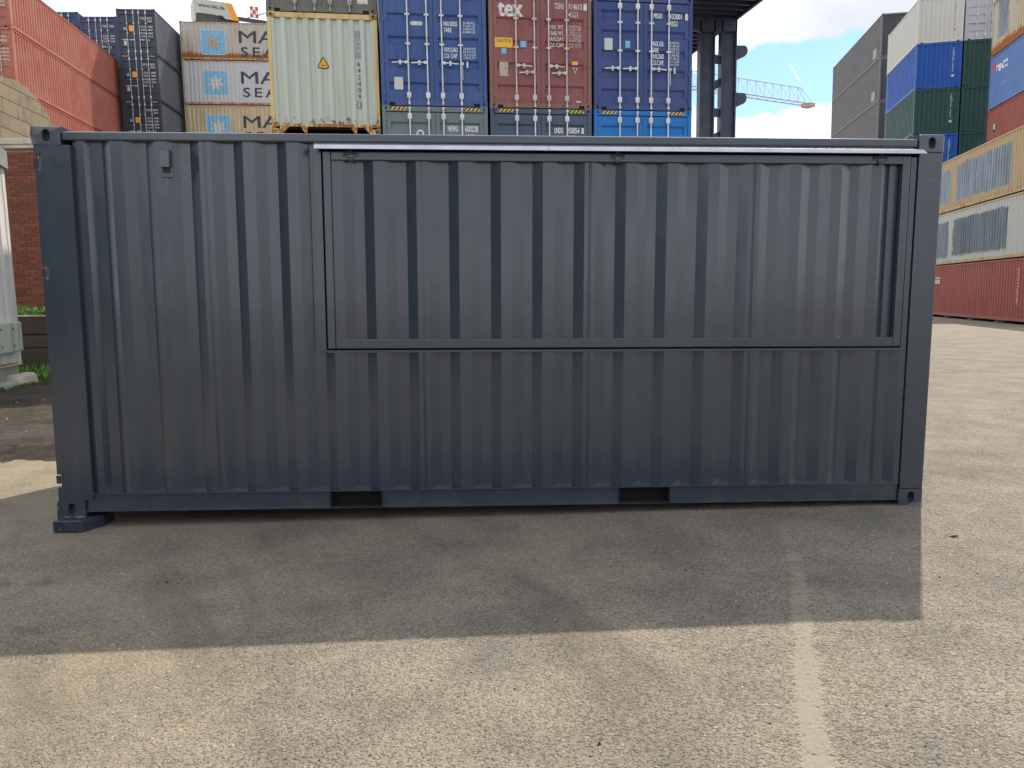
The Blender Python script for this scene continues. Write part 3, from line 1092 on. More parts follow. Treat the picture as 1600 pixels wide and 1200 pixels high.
    def right(self, y0, eps=0.004):
        sp = side_prof(self.L)
        return (lambda a, b: (W20 - 0.016 - prof_at(sp, y0 + a) + eps, y0 + a, b)), sorted(p[0] - y0 for p in sp)


def _flat(pts, fn, name):
    g = MB()
    g.bm.faces.new([g.bm.verts.new(fn(*p)) for p in pts])
    return g.mesh(name)


def hazard_mat():
    m, t, b = new_mat('hazard_stripes')
    c, _ = obj_coord(t, False)
    x, y, z = t.sep(c)
    s = t.math('FRACT', t.math('MULTIPLY', t.math('SUBTRACT', x, t.math('MULTIPLY', z, 0.9)), 10.5))
    t.put(b.inputs['Base Color'], t.mix(t.math('GREATER_THAN', s, 0.5), (0.02, 0.02, 0.02), (0.70, 0.42, 0.03)))
    b.inputs['Roughness'].default_value = 0.5
    return m


M['hazard'] = hazard_mat()


def hidden(label, loc, yaw, L, z, n, mat, group):
    """the lower tiers that only carry the visible ones"""
    H = z / n
    me = cached(('simple', L, round(H, 3)), lambda: simple_mesh(L, H))
    for k in range(n):
        o = obj('shipping_container', me, mat, None, (loc[0], loc[1], k * H))
        o.rotation_euler = (0, 0, rad(yaw))
        tag(o, label, 'container', group)


P = {}
P['red'] = paint('red_oxide_paint', (0.35, 0.100, 0.066), 0.08, 0.3, 0.55, 0.05, 0.18)  # same red oxide paint on every face
P['red_door'] = P['red']
P['navy'] = paint('navy_grey_paint', (0.030, 0.042, 0.066), 0.03, 0.07, 0.4, 0.03, 0.25)
P['navy_side'] = paint('pale_navy_side_paint', (0.105, 0.115, 0.135), 0.0, 0.1, 0.5, 0.0, 0.15)  # sides paler than the navy door ends
P['navy_blue'] = paint('dull_blue_paint', (0.034, 0.052, 0.115), 0.03, 0.08, 0.45, 0.05, 0.15)
RUSTC = (0.22, 0.085, 0.03)
P['cargo_rusty'] = paint('pale_grey_rusty_paint', (0.44, 0.42, 0.40), 0.36, 0.1, 0.6, 0.34, 0.25, RUSTC, (0.42, 0.33, 0.20), 0.6)
P['cargo_grey'] = paint('pale_grey_paint', (0.47, 0.48, 0.50), 0.08, 0.1, 0.55, 0.14, 0.15, RUSTC)
P['cargo_tan'] = paint('pale_tan_paint', (0.50, 0.42, 0.29), 0.16, 0.1, 0.6, 0.18, 0.35, RUSTC, (0.42, 0.28, 0.14), 0.6)
P['rail_rusty'] = paint('rusty_frame_paint', (0.44, 0.35, 0.24), 0.40, 0.1, 0.65, 0.10, 0.3, RUSTC, (0.25, 0.12, 0.05), 0.6)
P['mint'] = paint('pale_grey_green_end_paint', (0.47, 0.52, 0.475), 0.13, 0.06, 0.5, 0.24, 0.35, (0.19, 0.085, 0.03), (0.60, 0.55, 0.33), 0.35)
P['cream'] = paint('cream_frame_paint', (0.60, 0.48, 0.21), 0.34, 0.1, 0.55, 0.16, 0.25, (0.24, 0.10, 0.035), (0.60, 0.34, 0.12), 0.6)
P['olive'] = paint('grey_green_paint', (0.13, 0.135, 0.115), 0.1, 0.1, 0.5, 0.1, 0.25)
P['blue'] = paint('mid_blue_paint', (0.034, 0.080, 0.245), 0.03, 0.12, 0.42, 0.04, 0.30)
P['blue_deep'] = paint('deep_blue_paint', (0.032, 0.058, 0.195), 0.03, 0.12, 0.42, 0.04, 0.30)
P['oxide'] = paint('faded_red_paint', (0.225, 0.068, 0.068), 0.10, 0.2, 0.5, 0.10, 0.32)
P['oxide_frame'] = paint('brown_red_frame_paint', (0.20, 0.115, 0.09), 0.16, 0.1, 0.55, 0.1, 0.2)
P['stone'] = paint('blue_grey_paint', (0.130, 0.175, 0.185), 0.0, 0.08, 0.45, 0.0, 0.12)
P['ink'] = paint('ink_blue_grey_paint', (0.058, 0.085, 0.130), 0.0, 0.07, 0.42, 0.0, 0.12)
P['azure'] = paint('bright_blue_paint', (0.012, 0.155, 0.46), 0.0, 0.04, 0.42, 0.0, 0.1)
P['slate_side'] = paint('lit_grey_side_paint', (0.125, 0.125, 0.132), 0.0, 0.1, 0.5, 0.02, 0.2)  # light falling on the sides is put into this paler grey
P['slate_end'] = paint('shaded_grey_end_paint', (0.050, 0.053, 0.074), 0.0, 0.1, 0.5, 0.02, 0.2)  # same grey darkened, the shade of the ends put into the colour
P['offwhite'] = paint('off_white_paint', (0.56, 0.55, 0.52), 0.02, 0.05, 0.5, 0.05, 0.16)
P['lavender'] = paint('lavender_grey_paint', (0.40, 0.41, 0.46), 0.02, 0.05, 0.5, 0.04, 0.15)
P['royal'] = paint('royal_blue_paint', (0.014, 0.085, 0.37), 0.0, 0.06, 0.45, 0.03, 0.1)
P['green'] = paint('dark_green_paint', (0.020, 0.070, 0.062), 0.02, 0.06, 0.45, 0.04, 0.18)
P['green_deep'] = paint('deep_green_paint', (0.014, 0.058, 0.052), 0.02, 0.05, 0.45, 0.04, 0.18)
P['rust_white'] = paint('rust_streaked_white_paint', (0.50, 0.46, 0.36), 0.34, 0.05, 0.6, 0.30, 0.3, (0.28, 0.10, 0.035), (0.40, 0.28, 0.16), 0.6, ((10.2, 11.5, 0.75, 3.3),), (0.22, 0.26, 0.31))
P['sky_blue'] = paint('faded_blue_paint', (0.105, 0.205, 0.46), 0.05, 0.16, 0.5, 0.05, 0.2)
P['brick_red'] = paint('dull_red_paint', (0.31, 0.080, 0.062), 0.10, 0.12, 0.55, 0.06, 0.25)
P['sand'] = paint('ochre_paint', (0.50, 0.37, 0.20), 0.16, 0.1, 0.6, 0.18, 0.3, (0.26, 0.12, 0.04), (0.46, 0.36, 0.22), 0.6, ((10.5, 12.25, 0.45, 2.15), (3.6, 9.8, 0.45, 2.2)), (0.23, 0.285, 0.35))
P['pale'] = paint('pale_dirty_grey_paint', (0.50, 0.51, 0.48), 0.10, 0.1, 0.6, 0.16, 0.25, (0.20, 0.12, 0.06), None, 0, ((10.5, 12.25, 0.35, 2.15), (3.6, 9.9, 0.40, 2.2)), (0.145, 0.185, 0.225))
P['dull'] = paint('drab_paint', (0.16, 0.10, 0.08), 0.12, 0.15, 0.6, 0.1, 0.3)
HB = 'lower containers carrying the stacks, out of sight behind nearer things'
HIDL = 'drab shipping container low in its stack, hidden behind the nearer containers'

# ---- red stack on the left, long sides to the sun
yaw = 6.93
cx, cy = -24.22 - W20 * math.cos(rad(yaw)), 38.64 - W20 * math.sin(rad(yaw))
RL = 13.55
reds = [('topmost rust red container of the long sunlit stack on the left', 14.923, 2.541), ('second rust red container from the top of the long sunlit left stack', 12.058, 2.865),
        ('third rust red container of the left stack, mostly behind the concrete wall', 9.200, 2.858)]
HR = ((1, 0.95, 0), (-1, 0.8, 0), (1, 0.95, 0), (-1, 0.8, 0))
for i, (lab, z, H) in enumerate(reds):
    b = Box(lab, (cx, cy, z), yaw, RL, H, P['red'], near='doors', bars=M['galv_old'], handles=HR, group='rust red containers of the left stack')
    if i < 2:
        b.end('TGHU 914072 1', 1.35, H - 0.50, 0.11, M['white_print'], width=0.9)
        b.end('45G1', 1.85, H - 0.68, 0.11, M['white_print'])
        for k, s in enumerate(('MAX. WT.', 'TARE WT.', 'PAYLOAD', 'CU. CAP.')):
            b.end(s + '  30480 KG', 1.28, H - 1.05 - 0.17 * k, 0.085, M['white_print'], width=0.95)
hidden(HIDL, (cx, cy), yaw, RL, 9.2, 3, P['dull'], HB)

# ---- navy stack of three with orange stickers
yaw = 4.79
labs = [('topmost navy container with orange sticker, left of the pale star-logo stack', 17.513, 2.895),
        ('middle navy container with orange sticker, left of the pale star-logo stack', 14.618, 2.895),
        ('lowest visible navy container with orange sticker, its base behind the dark container', 11.723, 2.895)]
for i, (lab, z, H) in enumerate(labs):
    b = Box(lab, (-25.39, 51.49, z), yaw, 12.192, H, P['navy'], near='doors', hazard=(i > 0), sidemat=P['navy_side'], group='navy containers with orange stickers')
    b.end_poly(rect(0.74, 1.06, 1.50, 1.86), M['orange_print'])
    b.end('24', 0.80, 1.60, 0.16, M['yellow_print'], bold=0.02)
    b.end_poly(rect(0.40, 0.56, 1.58, 1.74), M['blue_print'])
    b.end_poly(rect(0.36, 0.55, 0.62, 0.90), M['silver_print'], 'data_plate')
    b.end('FCIU', 1.48, H - 0.64, 0.13, M['white_print'], width=0.32)
    b.end('982741 3', 1.89, H - 0.64, 0.13, M['white_print'], width=0.42)
    b.end('45G1', 1.93, H - 0.82, 0.12, M['white_print'])
    for k, (s, q) in enumerate((('MAX.GR.', '30480'), ('TARE', '3820'), ('PAYLOAD', '26660'), ('CU.CAP.', '76.4'))):
        b.end(s, 1.47, 1.74 - 0.2 * k, 0.11, M['white_print'], width=0.30)
        b.end(q, 1.93, 1.74 - 0.2 * k, 0.11, M['white_print'], width=0.30)
hidden(HIDL, (-25.39, 51.49), yaw, 12.192, 11.723, 4, P['dull'], HB)

b = Box('dull blue container with white bars between the red and navy stacks', (-28.27, 52.3, 17.344), 2.44, 12.192, 2.9, P['navy_blue'], near='doors')
b.end('TCNU', 1.48, 2.22, 0.14, M['white_print'], width=0.30)
b.end('718205 4', 1.89, 2.22, 0.14, M['white_print'], width=0.42)
for k, (s, q) in enumerate((('MAX.GROSS', '30480'), ('TARE', '3900'), ('PAYLOAD', '26580'))):
    b.end(s, 1.46, 1.62 - 0.17 * k, 0.10, M['white_print'], width=0.32)
    b.end(q, 1.93, 1.62 - 0.17 * k, 0.10, M['white_print'], width=0.30)
hidden(HIDL, (-28.27, 52.3), 2.44, 12.192, 17.344, 6, P['dull'], HB)
b = Box('farthest dull blue container peeping over the red stack at far left', (-30.90, 52.45, 17.728), 2.4, 12.192, 2.9, P['navy_blue'], near='doors')
b.end_poly(rect(1.72, 2.10, 0.90, 1.12), M['silver_print'])
hidden(HIDL, (-30.90, 52.45), 2.4, 12.192, 17.728, 6, P['dull'], HB)

# ---- pale containers seen side on, star emblem and large letters
yaw = 6.47
px_, py_ = -22.93 + 12.192 * math.cos(rad(yaw)), 55.35 + 12.192 * math.sin(rad(yaw))
cargo = [('pale grey rust-streaked container with blue star panel, topmost of its stack', 18.353, 2.591, 'cargo_rusty', 0.0),
         ('clean pale grey container with blue star panel, middle of its stack', 15.305, 3.048, 'cargo_grey', 0.18),
         ('tan stained container with blue star panel, lowest visible of its stack', 12.257, 3.048, 'cargo_tan', 0.18)]
for lab, z, H, mt, dz in cargo:
    b = Box(lab, (px_, py_, z), 90 + yaw, 12.192, H, P[mt], P['rail_rusty'], group='pale containers with star panels')
    fn, br = b.left(12.192)
    f2, _ = b.left(12.192, 0.008)
    f3, _ = b.left(12.192, 0.012)
    top = H - dz
    put_poly(b.root, rect(1.37, 3.09, top - 2.24, top - 0.52, 0.16), fn, M['silver_print'], br, 'emblem_border')
    put_poly(b.root, rect(1.42, 3.04, top - 2.19, top - 0.57, 0.13), f2, M['panel_blue'], br, 'emblem_panel')
    star = []
    for k in range(14):
        a = math.pi / 2 + k * math.pi / 7
        rr = 0.66 if k % 2 == 0 else 0.27
        star.append((2.23 + rr * math.cos(a), top - 1.39 + rr * math.sin(a)))
    bm = bmesh.new()
    c0 = bm.verts.new((2.23, top - 1.39, 0))
    vs_ = [bm.verts.new((p[0], p[1], 0)) for p in star]
    for k in range(14):
        bm.faces.new((c0, vs_[k], vs_[(k + 1) % 14]))
    _wrap(bm, b.root, f3, M['silver_print'] if mt != 'cargo_rusty' else print_mat('rusted_star', (0.55, 0.46, 0.36), 0.75), br, 'emblem_star')
    put_text(b.root, 'MAERSK', 4.00, top - 1.40, 0.83, fn, M['dark_print'], bold=0.018, width=6.6, breaks=br)
    put_text(b.root, 'SEALAND', 4.10, top - 2.32, 0.64, fn, M['dark_print'], bold=0.03, width=6.4, spacing=1.35, breaks=br)
hidden(HIDL, (px_, py_), 90 + yaw, 12.192, 12.257, 4, P['dull'], HB)

# ---- pale end-on container with the warning triangle, and the one on top
YAWC = 8.2
b = Box('pale grey-green end wall with rusty cream frame and yellow warning triangle', (-5.36, 17.66, 5.267), YAWC, 12.192, 2.658, P['mint'], P['cream'], tunnel=True)
fn, br = b.pan()
f2, _ = b.pan(0.009)
put_poly(b.root, [(1.095, 1.455), (1.305, 1.455), (1.325, 1.475), (1.325, 1.505), (1.215, 1.715), (1.185, 1.715), (1.075, 1.505), (1.075, 1.475)], fn, M['dark_print'], br, 'warning_border')
put_poly(b.root, [(1.110, 1.478), (1.290, 1.478), (1.302, 1.502), (1.205, 1.690), (1.195, 1.690), (1.098, 1.502)], f2, M['yellow_print'], br, 'warning_triangle')
put_poly(b.root, rect(1.15, 1.25, 1.52, 1.545), (lambda a, c: Vector(f2(a, c)) + Vector((0, -0.003, 0))), M['red_print'], br, 'warning_mark')
put_poly(b.root, rect(1.925, 2.045, 1.70, 2.31), fn, M['grey_print'], br, 'overpainted_patch')
put_poly(b.root, rect(1.935, 2.035, 1.83, 2.12), f2, M['silver_print'], br, 'number_plate')
f4 = lambda a, c: Vector(f2(a, c)) + Vector((0, -0.003, 0))
bm = bmesh.new()
me, w, tt = text_mesh('UNIU', 0.0)
bm.from_mesh(me)
for q in bm.verts:
    q.co = Vector((1.947 + q.co.y * 0.076, 2.105 - q.co.x * 0.265 / w, 0))
_wrap(bm, b.root, f4, M['dark_print'], br, 'lettering')
for k, ch in enumerate('642409'):
    put_text(b.root, ch, 1.955, 1.535 - 0.145 * k, 0.105, f2, M['dark_print'], breaks=br)
put_poly(b.root, rect(1.925, 2.025, 0.60, 0.76), fn, M['dark_print'], br, 'check_digit_box')
put_poly(b.root, rect(1.938, 2.012, 0.613, 0.747), f2, M['silver_print'], br, 'check_digit_box')
put_text(b.root, '2', 1.958, 0.635, 0.09, f4, M['dark_print'], breaks=br)
b = Box('grey-green container on top of the pale one, only its door feet in view', (-5.36, 17.66, 7.925), YAWC, 12.192, 2.896, P['olive'], near='doors', bars=plain('dull_bars', (0.28, 0.28, 0.25), 0.6))
b.end_poly(rect(2.00, 2.24, 0.22, 0.36), M['worn_white_print'])
b.end('CLEAN', 2.02, 0.26, 0.06, M['red_print'], width=0.20)
hidden(HIDL, (-5.36, 17.66), YAWC, 12.192, 5.267, 2, P['dull'], HB)

# ---- door-end stack in the middle
cs, sn = math.cos(rad(YAWC + 0.15)), math.sin(rad(YAWC + 0.15))
cen = [(-2.88 + 2.498 * i * cs, 17.86 + 2.498 * i * sn) for i in range(3)]
YB = YAWC + 0.15
TX, TY, TZ = 'white_print', 0, 0


def weights(b, rows, u0, u1, z, h, dz, mat, w0=0.30, w1=0.30):
    for k, (s, q) in enumerate(rows):
        b.end(s, u0, z - dz * k, h, mat, bold=0.018, width=w0 if len(s) > 4 else w0 * len(s) / 7)
        for j, qq in enumerate(q.split('|')):
            b.end(qq, u1, z - dz * k + h * 0.56 - h * 0.66 * j, h * 0.5, mat, width=w1)


H = 2.896
b = Box('mid blue container with white locking bars right of the pale end wall, upper tier', (*cen[0], 5.898), YB, 12.192, H, P['blue'], near='doors', group='door-end containers of the middle stack')
b.end_poly(rect(0.70, 0.98, 1.78, 1.87, 0.04), M['silver_print'])
b.end_poly(rect(0.30, 0.50, 0.36, 0.64, 0.02), M['silver_print'], 'data_plate')
b.end_poly(rect(0.78, 0.90, H - 0.46, H - 0.40), M['blue_print'])
b.end('BEAU', 1.46, H - 0.30, 0.12, M['white_print'], bold=0.02, width=0.30)
b.end('420517 9', 1.89, H - 0.30, 0.12, M['white_print'], bold=0.02, width=0.42)
b.end('45G1', 1.89, H - 0.50, 0.12, M['white_print'], bold=0.02, width=0.22)
weights(b, (('MAX GROSS', '32.500 KG|71.650 LB'), ('TARE', '3.830 KG|8.440 LB')), 1.46, 1.90, 1.79, 0.10, 0.135, M['white_print'], 0.31, 0.28)
weights(b, (('PAYLOAD', '28.670 KG|63.210 LB'), ('CU. CAP.', '76.4 CU.M|2.700 CU.FT')), 1.46, 1.90, 1.22, 0.10, 0.135, M['white_print'], 0.31, 0.28)

b = Box('faded red container marked tex with yellow caution sticker, upper tier', (*cen[1], 5.898), YB, 12.192, H, P['oxide'], P['oxide_frame'], near='doors', bars=M['galv_old'], handles=HR, group='door-end containers of the middle stack')
b.end('tex', 0.23, 2.06, 0.37, M['worn_white_print'], bold=0.0451, width=0.56)
for (u0, u1, v0) in ((0.575, 0.675, 2.06), (0.705, 0.805, 2.06), (0.575, 0.665, 2.295), (0.705, 0.79, 2.295), (0.235, 0.33, 2.295)):
    b.end_poly(rect(u0, u1, v0, v0 + 0.022), M['worn_white_print'], 'lettering', 0.024)
b.end('TGHU', 1.56, 2.26, 0.125, M['worn_white_print'], bold=0.02, width=0.22)
b.end('914813', 1.89, 2.26, 0.125, M['worn_white_print'], bold=0.02, width=0.32)
b.end_poly(rect(2.25, 2.33, 2.245, 2.40), M['worn_white_print'])
b.end('45G1', 1.89, 2.08, 0.125, M['worn_white_print'], bold=0.02, width=0.22)
weights(b, (('MAX. WT.', '30.480 KGS|67.200 LBS'), ('TARE WT.', '3.870 KGS|8.530 LBS'), ('PAYLOAD', '26.610 KGS|58.670 LBS'), ('CU. CAP.', '76.5 CU.M|2.702 CU.FT')), 1.42, 1.89, 1.80, 0.095, 0.132, M['worn_white_print'], 0.36, 0.30)
b.end_poly(rect(0.14, 0.555, 1.36, 1.58), M['yellow_print'])
b.end('CAUTION', 0.17, 1.475, 0.075, M['dark_print'], bold=0.02, width=0.35)
b.end('9\'6" HIGH CONTAINER', 0.17, 1.395, 0.045, M['dark_print'], width=0.35)
b.end_poly(rect(0.29, 0.405, 1.22, 1.345), M['blue_print'])
b.end('R', 0.325, 1.25, 0.07, M['white_print'])
b.end_poly(rect(0.74, 0.88, 1.375, 1.52), M['blue_print'])
b.end('ACEP', 0.755, 1.42, 0.055, M['white_print'], width=0.11)
b.end_poly(rect(0.24, 0.445, 0.72, 1.04, 0.015), M['tan_print'], 'data_plate')
b.end_poly(rect(1.97, 2.11, 1.01, 1.09), M['yellow_print'])
b.end_poly([(1.98, 0.95), (2.045, 0.82), (2.11, 0.95)], M['silver_print'])
b.end_poly([(2.005, 0.938), (2.045, 0.855), (2.085, 0.938)], M['dark_print'], y=0.0205)
b.end_poly(rect(2.06, 2.18, 0.16, 0.19), M['worn_white_print'])

H = 2.605
b = Box('deep blue container at the right end of the middle stack, upper tier', (*cen[2], 5.898), YB, 12.192, H, P['blue_deep'], near='doors', group='door-end containers of the middle stack')
b.end('MSUU', 1.47, 2.13, 0.12, M['white_print'], bold=0.02, width=0.21)
b.end('432001', 1.86, 2.13, 0.12, M['white_print'], bold=0.02, width=0.31)
b.end_poly(rect(2.25, 2.325, 2.115, 2.26), M['worn_white_print'])
b.end('42G1', 1.86, 1.965, 0.12, M['white_print'], bold=0.02, width=0.20)
weights(b, (('MAX.GR.', '30.480 KG|67.200 LB'), ('TARE', '3.640 KG|8.020 LB'), ('PAYLOAD', '26.840 KG|59.180 LB'), ('CU.CAP.', '67.7 CU.M|2.391 CU.FT')), 1.42, 1.87, 1.50, 0.11, 0.145, M['white_print'], 0.31, 0.24)
b.end_poly(rect(0.26, 0.46, 1.38, 1.65, 0.02), M['silver_print'], 'data_plate')
b.end_poly(rect(0.77, 0.89, 1.44, 1.60), M['blue_print'])
b.end('CSC', 0.785, 1.49, 0.06, M['white_print'], width=0.09)

H = 2.896
z2 = 3.002
b = Box('blue-grey container under the mid blue one, hazard strips on its header', (*cen[0], z2), YB, 12.192, H, P['stone'], near='doors', hazard=True, group='door-end containers of the middle stack')
b.end('NEWU', 1.50, 2.34, 0.13, M['white_print'], bold=0.02, width=0.24)
b.end('600220', 1.90, 2.34, 0.13, M['white_print'], bold=0.02, width=0.31)
b.end('6', 2.31, 2.34, 0.10, M['white_print'])
b.end('45G1', 1.90, 2.15, 0.13, M['white_print'], bold=0.02, width=0.22)
ring = [(0.86 + 0.085 * math.cos(a * 0.2618), 2.27 + 0.105 * math.sin(a * 0.2618)) for a in range(24)]
b.end_poly(ring, M['white_print'], 'round_sticker', 0.023)
b.end_poly([(0.86 + 0.058 * math.cos(a * 0.2618), 2.27 + 0.078 * math.sin(a * 0.2618)) for a in range(24)], P['stone'], 'round_sticker', 0.0222)
b.end('Q', 0.835, 2.225, 0.09, M['white_print'], width=0.05)
b = Box('ink blue-grey container under the red one, hazard strips on its header', (*cen[1], z2), YB, 12.192, H, P['ink'], near='doors', hazard=True, group='door-end containers of the middle stack')
b.end('UNDU', 1.53, 2.34, 0.13, M['white_print'], bold=0.02, width=0.21)
b.end('950054', 1.83, 2.34, 0.13, M['white_print'], bold=0.02, width=0.31)
b.end_poly(rect(2.19, 2.25, 2.335, 2.47), M['worn_white_print'])
b.end('45G2', 1.83, 2.16, 0.13, M['white_print'], bold=0.02, width=0.22)
b.end_poly(rect(0.70, 0.98, 2.08, 2.14), M['yellow_print'])
b = Box('bright blue container under the deep blue one, hazard strips on its header', (*cen[2], z2), YB, 12.192, H, P['azure'], near='doors', hazard=True, group='door-end containers of the middle stack')
b.end('HLXU', 1.53, 2.16, 0.13, M['white_print'], bold=0.02, width=0.22)
b.end('813340', 1.87, 2.16, 0.13, M['white_print'], bold=0.02, width=0.31)
for c_ in cen:
    hidden(HIDL, c_, YB, 12.192, z2, 1, P['dull'], HB)

# ---- right side, far grey stack
for i, (lab, z) in enumerate((('topmost grey container of the far right stack against the sky', 18.734), ('middle grey container of the far right stack against the sky', 15.583),
                              ('lowest visible grey container of the far right stack', 12.432))):
    b = Box(lab, (27.99, 58.81, z), -8.89, 13.716, 3.151, P['slate_end'], P['slate_side'], group='grey containers of the far right stack', sidemat=P['slate_side'])
    fn, br = b.left(2.0)
    if i < 2:
        put_poly(b.root, rect(0.1, 0.8, 0.35, 1.05), fn, M['tan_print'], br)
hidden(HIDL, (27.99, 58.81), -8.89, 13.716, 12.432, 4, P['dull'], HB)

# ---- white, blue and green stack
ya = -12.48
A = (24.17, 46.30)
Bc = (A[0] + 2.52 * math.cos(rad(ya)), A[1] + 2.52 * math.sin(rad(ya)))
for lab, z, mt in (('off-white container on top of the royal blue one', 15.809, 'offwhite'), ('royal blue container between the off-white and dark green ones', 13.218, 'royal'),
                   ('dark green container with white number column under the royal blue one', 10.627, 'green'), ('royal blue container low behind the right top corner of the dark one', 8.036, 'royal')):
    b = Box(lab, (*A, z), ya, 6.7, 2.591, P[mt], group='containers of the white blue green stack')
    fn, br = b.pan()
    pm = M['white_print'] if mt != 'offwhite' else M['grey_print']
    for k, ch in enumerate('TRHU2914655'):
        put_text(b.root, ch, 1.96, 2.15 - 0.125 * k, 0.09, fn, pm, bold=0.03, breaks=br)
    put_poly(b.root, rect(1.94, 2.05, 0.62, 0.74), fn, pm, br)
hidden(HIDL, A, ya, 6.7, 8.036, 3, P['dull'], HB)
b = Box('white container with locking bars and yellow sticker beside the off-white one', (*Bc, 15.809), ya, 6.7, 2.591, P['lavender'], near='doors', group='containers of the white blue green stack')
b.end_poly(rect(1.50, 1.78, 0.62, 0.80), M['yellow_print'])
b.end_poly(rect(1.24, 1.80, 0.93, 0.97), M['grey_print'])
for lab, z in (('dark green container under the white barred one', 13.218), ('second dark green container down, beside the one with the number column', 10.627),
               ('lowest dark green container in view, just above the ochre one', 8.036)):
    Box(lab, (*Bc, z), ya, 6.7, 2.591, P['green_deep'], group='containers of the white blue green stack')
hidden(HIDL, Bc, ya, 6.7, 8.036, 3, P['dull'], HB)

# ---- upper right row
yu = -12.11
fx, fy = 26.05, 42.24
tx, ty = math.sin(rad(12.11)), math.cos(rad(12.11))
U = (fx - 12.192 * tx, fy - 12.192 * ty)
b = Box('white container streaked with rust at the upper right edge', (*U, 13.794), yu, 12.192, 2.778, P['rust_white'], group='containers of the upper right row')
b = Box('pale container above the rust-streaked one, a sliver at the top right corner', (*U, 16.572), yu, 12.192, 2.591, P['pale'], group='containers of the upper right row')
b = Box('faded blue container with white lettering under the rust-streaked white one', (*U, 11.016), yu, 12.192, 2.778, P['sky_blue'], group='containers of the upper right row')
fn, br = b.left(12.192)
put_poly(b.root, [(0.30, 2.32), (0.42, 1.76), (0.56, 1.76), (0.70, 2.32), (0.54, 2.32), (0.49, 2.0), (0.44, 2.32)], fn, M['red_print'], br, 'emblem')
put_text(b.root, 'reco', 0.74, 1.80, 0.52, fn, M['white_print'], bold=0.05, width=1.45, breaks=br, lean=0.2)
put_text(b.root, '45G1', 1.45, 0.95, 0.20, fn, M['blue_print'], breaks=br)
b = Box('dull red container with round grey sticker behind the ochre container\'s roof', (*U, 8.238), yu, 12.192, 2.778, P['brick_red'], group='containers of the upper right row')
fn, br = b.left(12.192)
f2, _ = b.left(12.192, 0.008)
put_poly(b.root, [(0.95 + 0.26 * math.cos(a * 0.3142), 1.75 + 0.26 * math.sin(a * 0.3142)) for a in range(20)], fn, M['dark_print'], br, 'round_sticker')
put_poly(b.root, [(0.98 + 0.15 * math.cos(a * 0.3142), 1.78 + 0.17 * math.sin(a * 0.3142)) for a in range(20)], f2, M['silver_print'], br, 'round_sticker')
hidden(HIDL, U, yu, 12.192, 8.238, 3, P['dull'], HB)

# ---- lower right row, standing on the asphalt
yr = -11.71
tx, ty = math.sin(rad(11.71)), math.cos(rad(11.71))
F = (23.12, 42.30)
Rr = (F[0] - 13.716 * tx, F[1] - 13.716 * ty)
b = Box('ochre container with blue-grey primer patches, topmost of the near right row', (*Rr, 5.404), yr, 13.716, 2.665, P['sand'], group='containers of the near right row')
b = Box('pale grey container with dark primer patches, middle of the near right row', (*Rr, 2.739), yr, 13.716, 2.665, P['pale'], P['sand'], group='containers of the near right row')
b = Box('dull red container standing on the asphalt at the foot of the near right row', (*Rr, 0.10), yr, 13.716, 2.639, P['brick_red'], group='containers of the near right row')
fn, br = b.left(13.716)
f2, _ = b.left(13.716, 0.008)
put_poly(b.root, rect(1.55, 2.45, 1.62, 2.05), fn, M['dark_print'], br)
put_poly(b.root, rect(1.60, 2.40, 1.90, 2.02), f2, M['yellow_print'], br)
put_poly(b.root, rect(1.60, 2.40, 1.65, 1.87), f2, M['silver_print'], br)
for k, ch in enumerate('CAXU4418203'):
    put_text(b.root, ch, 11.35, 2.1 - 0.14 * k, 0.11, fn, M['white_print'], bold=0.03, breaks=br)
# timber bearers under the row
for k in range(5):
    yy = 0.6 + k * 3.1
    o = obj('timber_bearer', cached(('bearer',), lambda: MB().box(-0.15, W20 + 0.1, -0.12, 0.12, 0, 0.098, 0.008).mesh('timber_bearer')), cached(('bm',), lambda: plain('old_timber', (0.10, 0.085, 0.065), 0.85, 0, 0.4)), None, (Rr[0] + yy * tx, Rr[1] + yy * ty, 0))
    o.rotation_euler = (0, 0, rad(yr))
    tag(o, ('nearest', 'second nearest', 'middle', 'second farthest', 'farthest')[k] + ' timber bearer under the dull red container on the right', 'beam', 'timber bearers under the near right row')

# ---- unseen stacks added behind the viewer to put dark reflections in the glossy side
for (x, y, mats, nm) in ((-14.6, -10.5, ('green_deep', 'navy', 'green_deep'), 'dark green and navy stack added left behind the viewer for reflections'),
                         (-14.9, -23.4, ('navy', 'navy', 'green_deep'), 'farther dark stack added left behind the viewer for reflections')):
    for k in range(3):
        o = obj('shipping_container', cached(('simple', 12.192, 2.6), lambda: simple_mesh(12.192, 2.6)), P[mats[k]], None, (x + 0.08 * k, y, 2.6 * k))
        tag(o, ('lowest', 'middle', 'topmost')[k] + ' container of the ' + nm, 'container', 'added containers behind the viewer')
# ------------------------------------------------------------------ gantry roof and lattice column
M['steel_blue'] = plain('dark_blue_steel', (0.045, 0.056, 0.095), 0.5, 0, 0.3, 3)
t_ = thing('canopy', 'dark ribbed steel canopy on a pierced column right of the door-end stack', 'canopy', (7.93, 24.57, 0), 10.0)
Z = 10.5
g = MB().box(-3.4, 0.0, -4.6, 5.35, Z + 0.26, Z + 0.32)
obj('roof_deck', g.mesh('roof_deck'), M['steel_blue'], t_)
rib = MB().box(-3.38, -0.09, -0.045, 0.045, Z + 0.02, Z + 0.2595).mesh('roof_rib')
for k in range(24):
    obj('roof_rib', rib, M['steel_blue'], t_, (0, -4.4 + 0.41 * k, 0))
obj('edge_beam', MB().box(-0.08, 0.0, -4.6, 5.35, Z - 0.05, Z + 0.2595).mesh('edge_beam'), M['steel_blue'], t_)
obj('edge_beam', MB().box(-3.4, 0.0, 5.352, 5.43, Z - 0.05, Z + 0.32).mesh('edge_beam'), M['steel_blue'], t_)
c = bpy.data.objects.new('column', None)
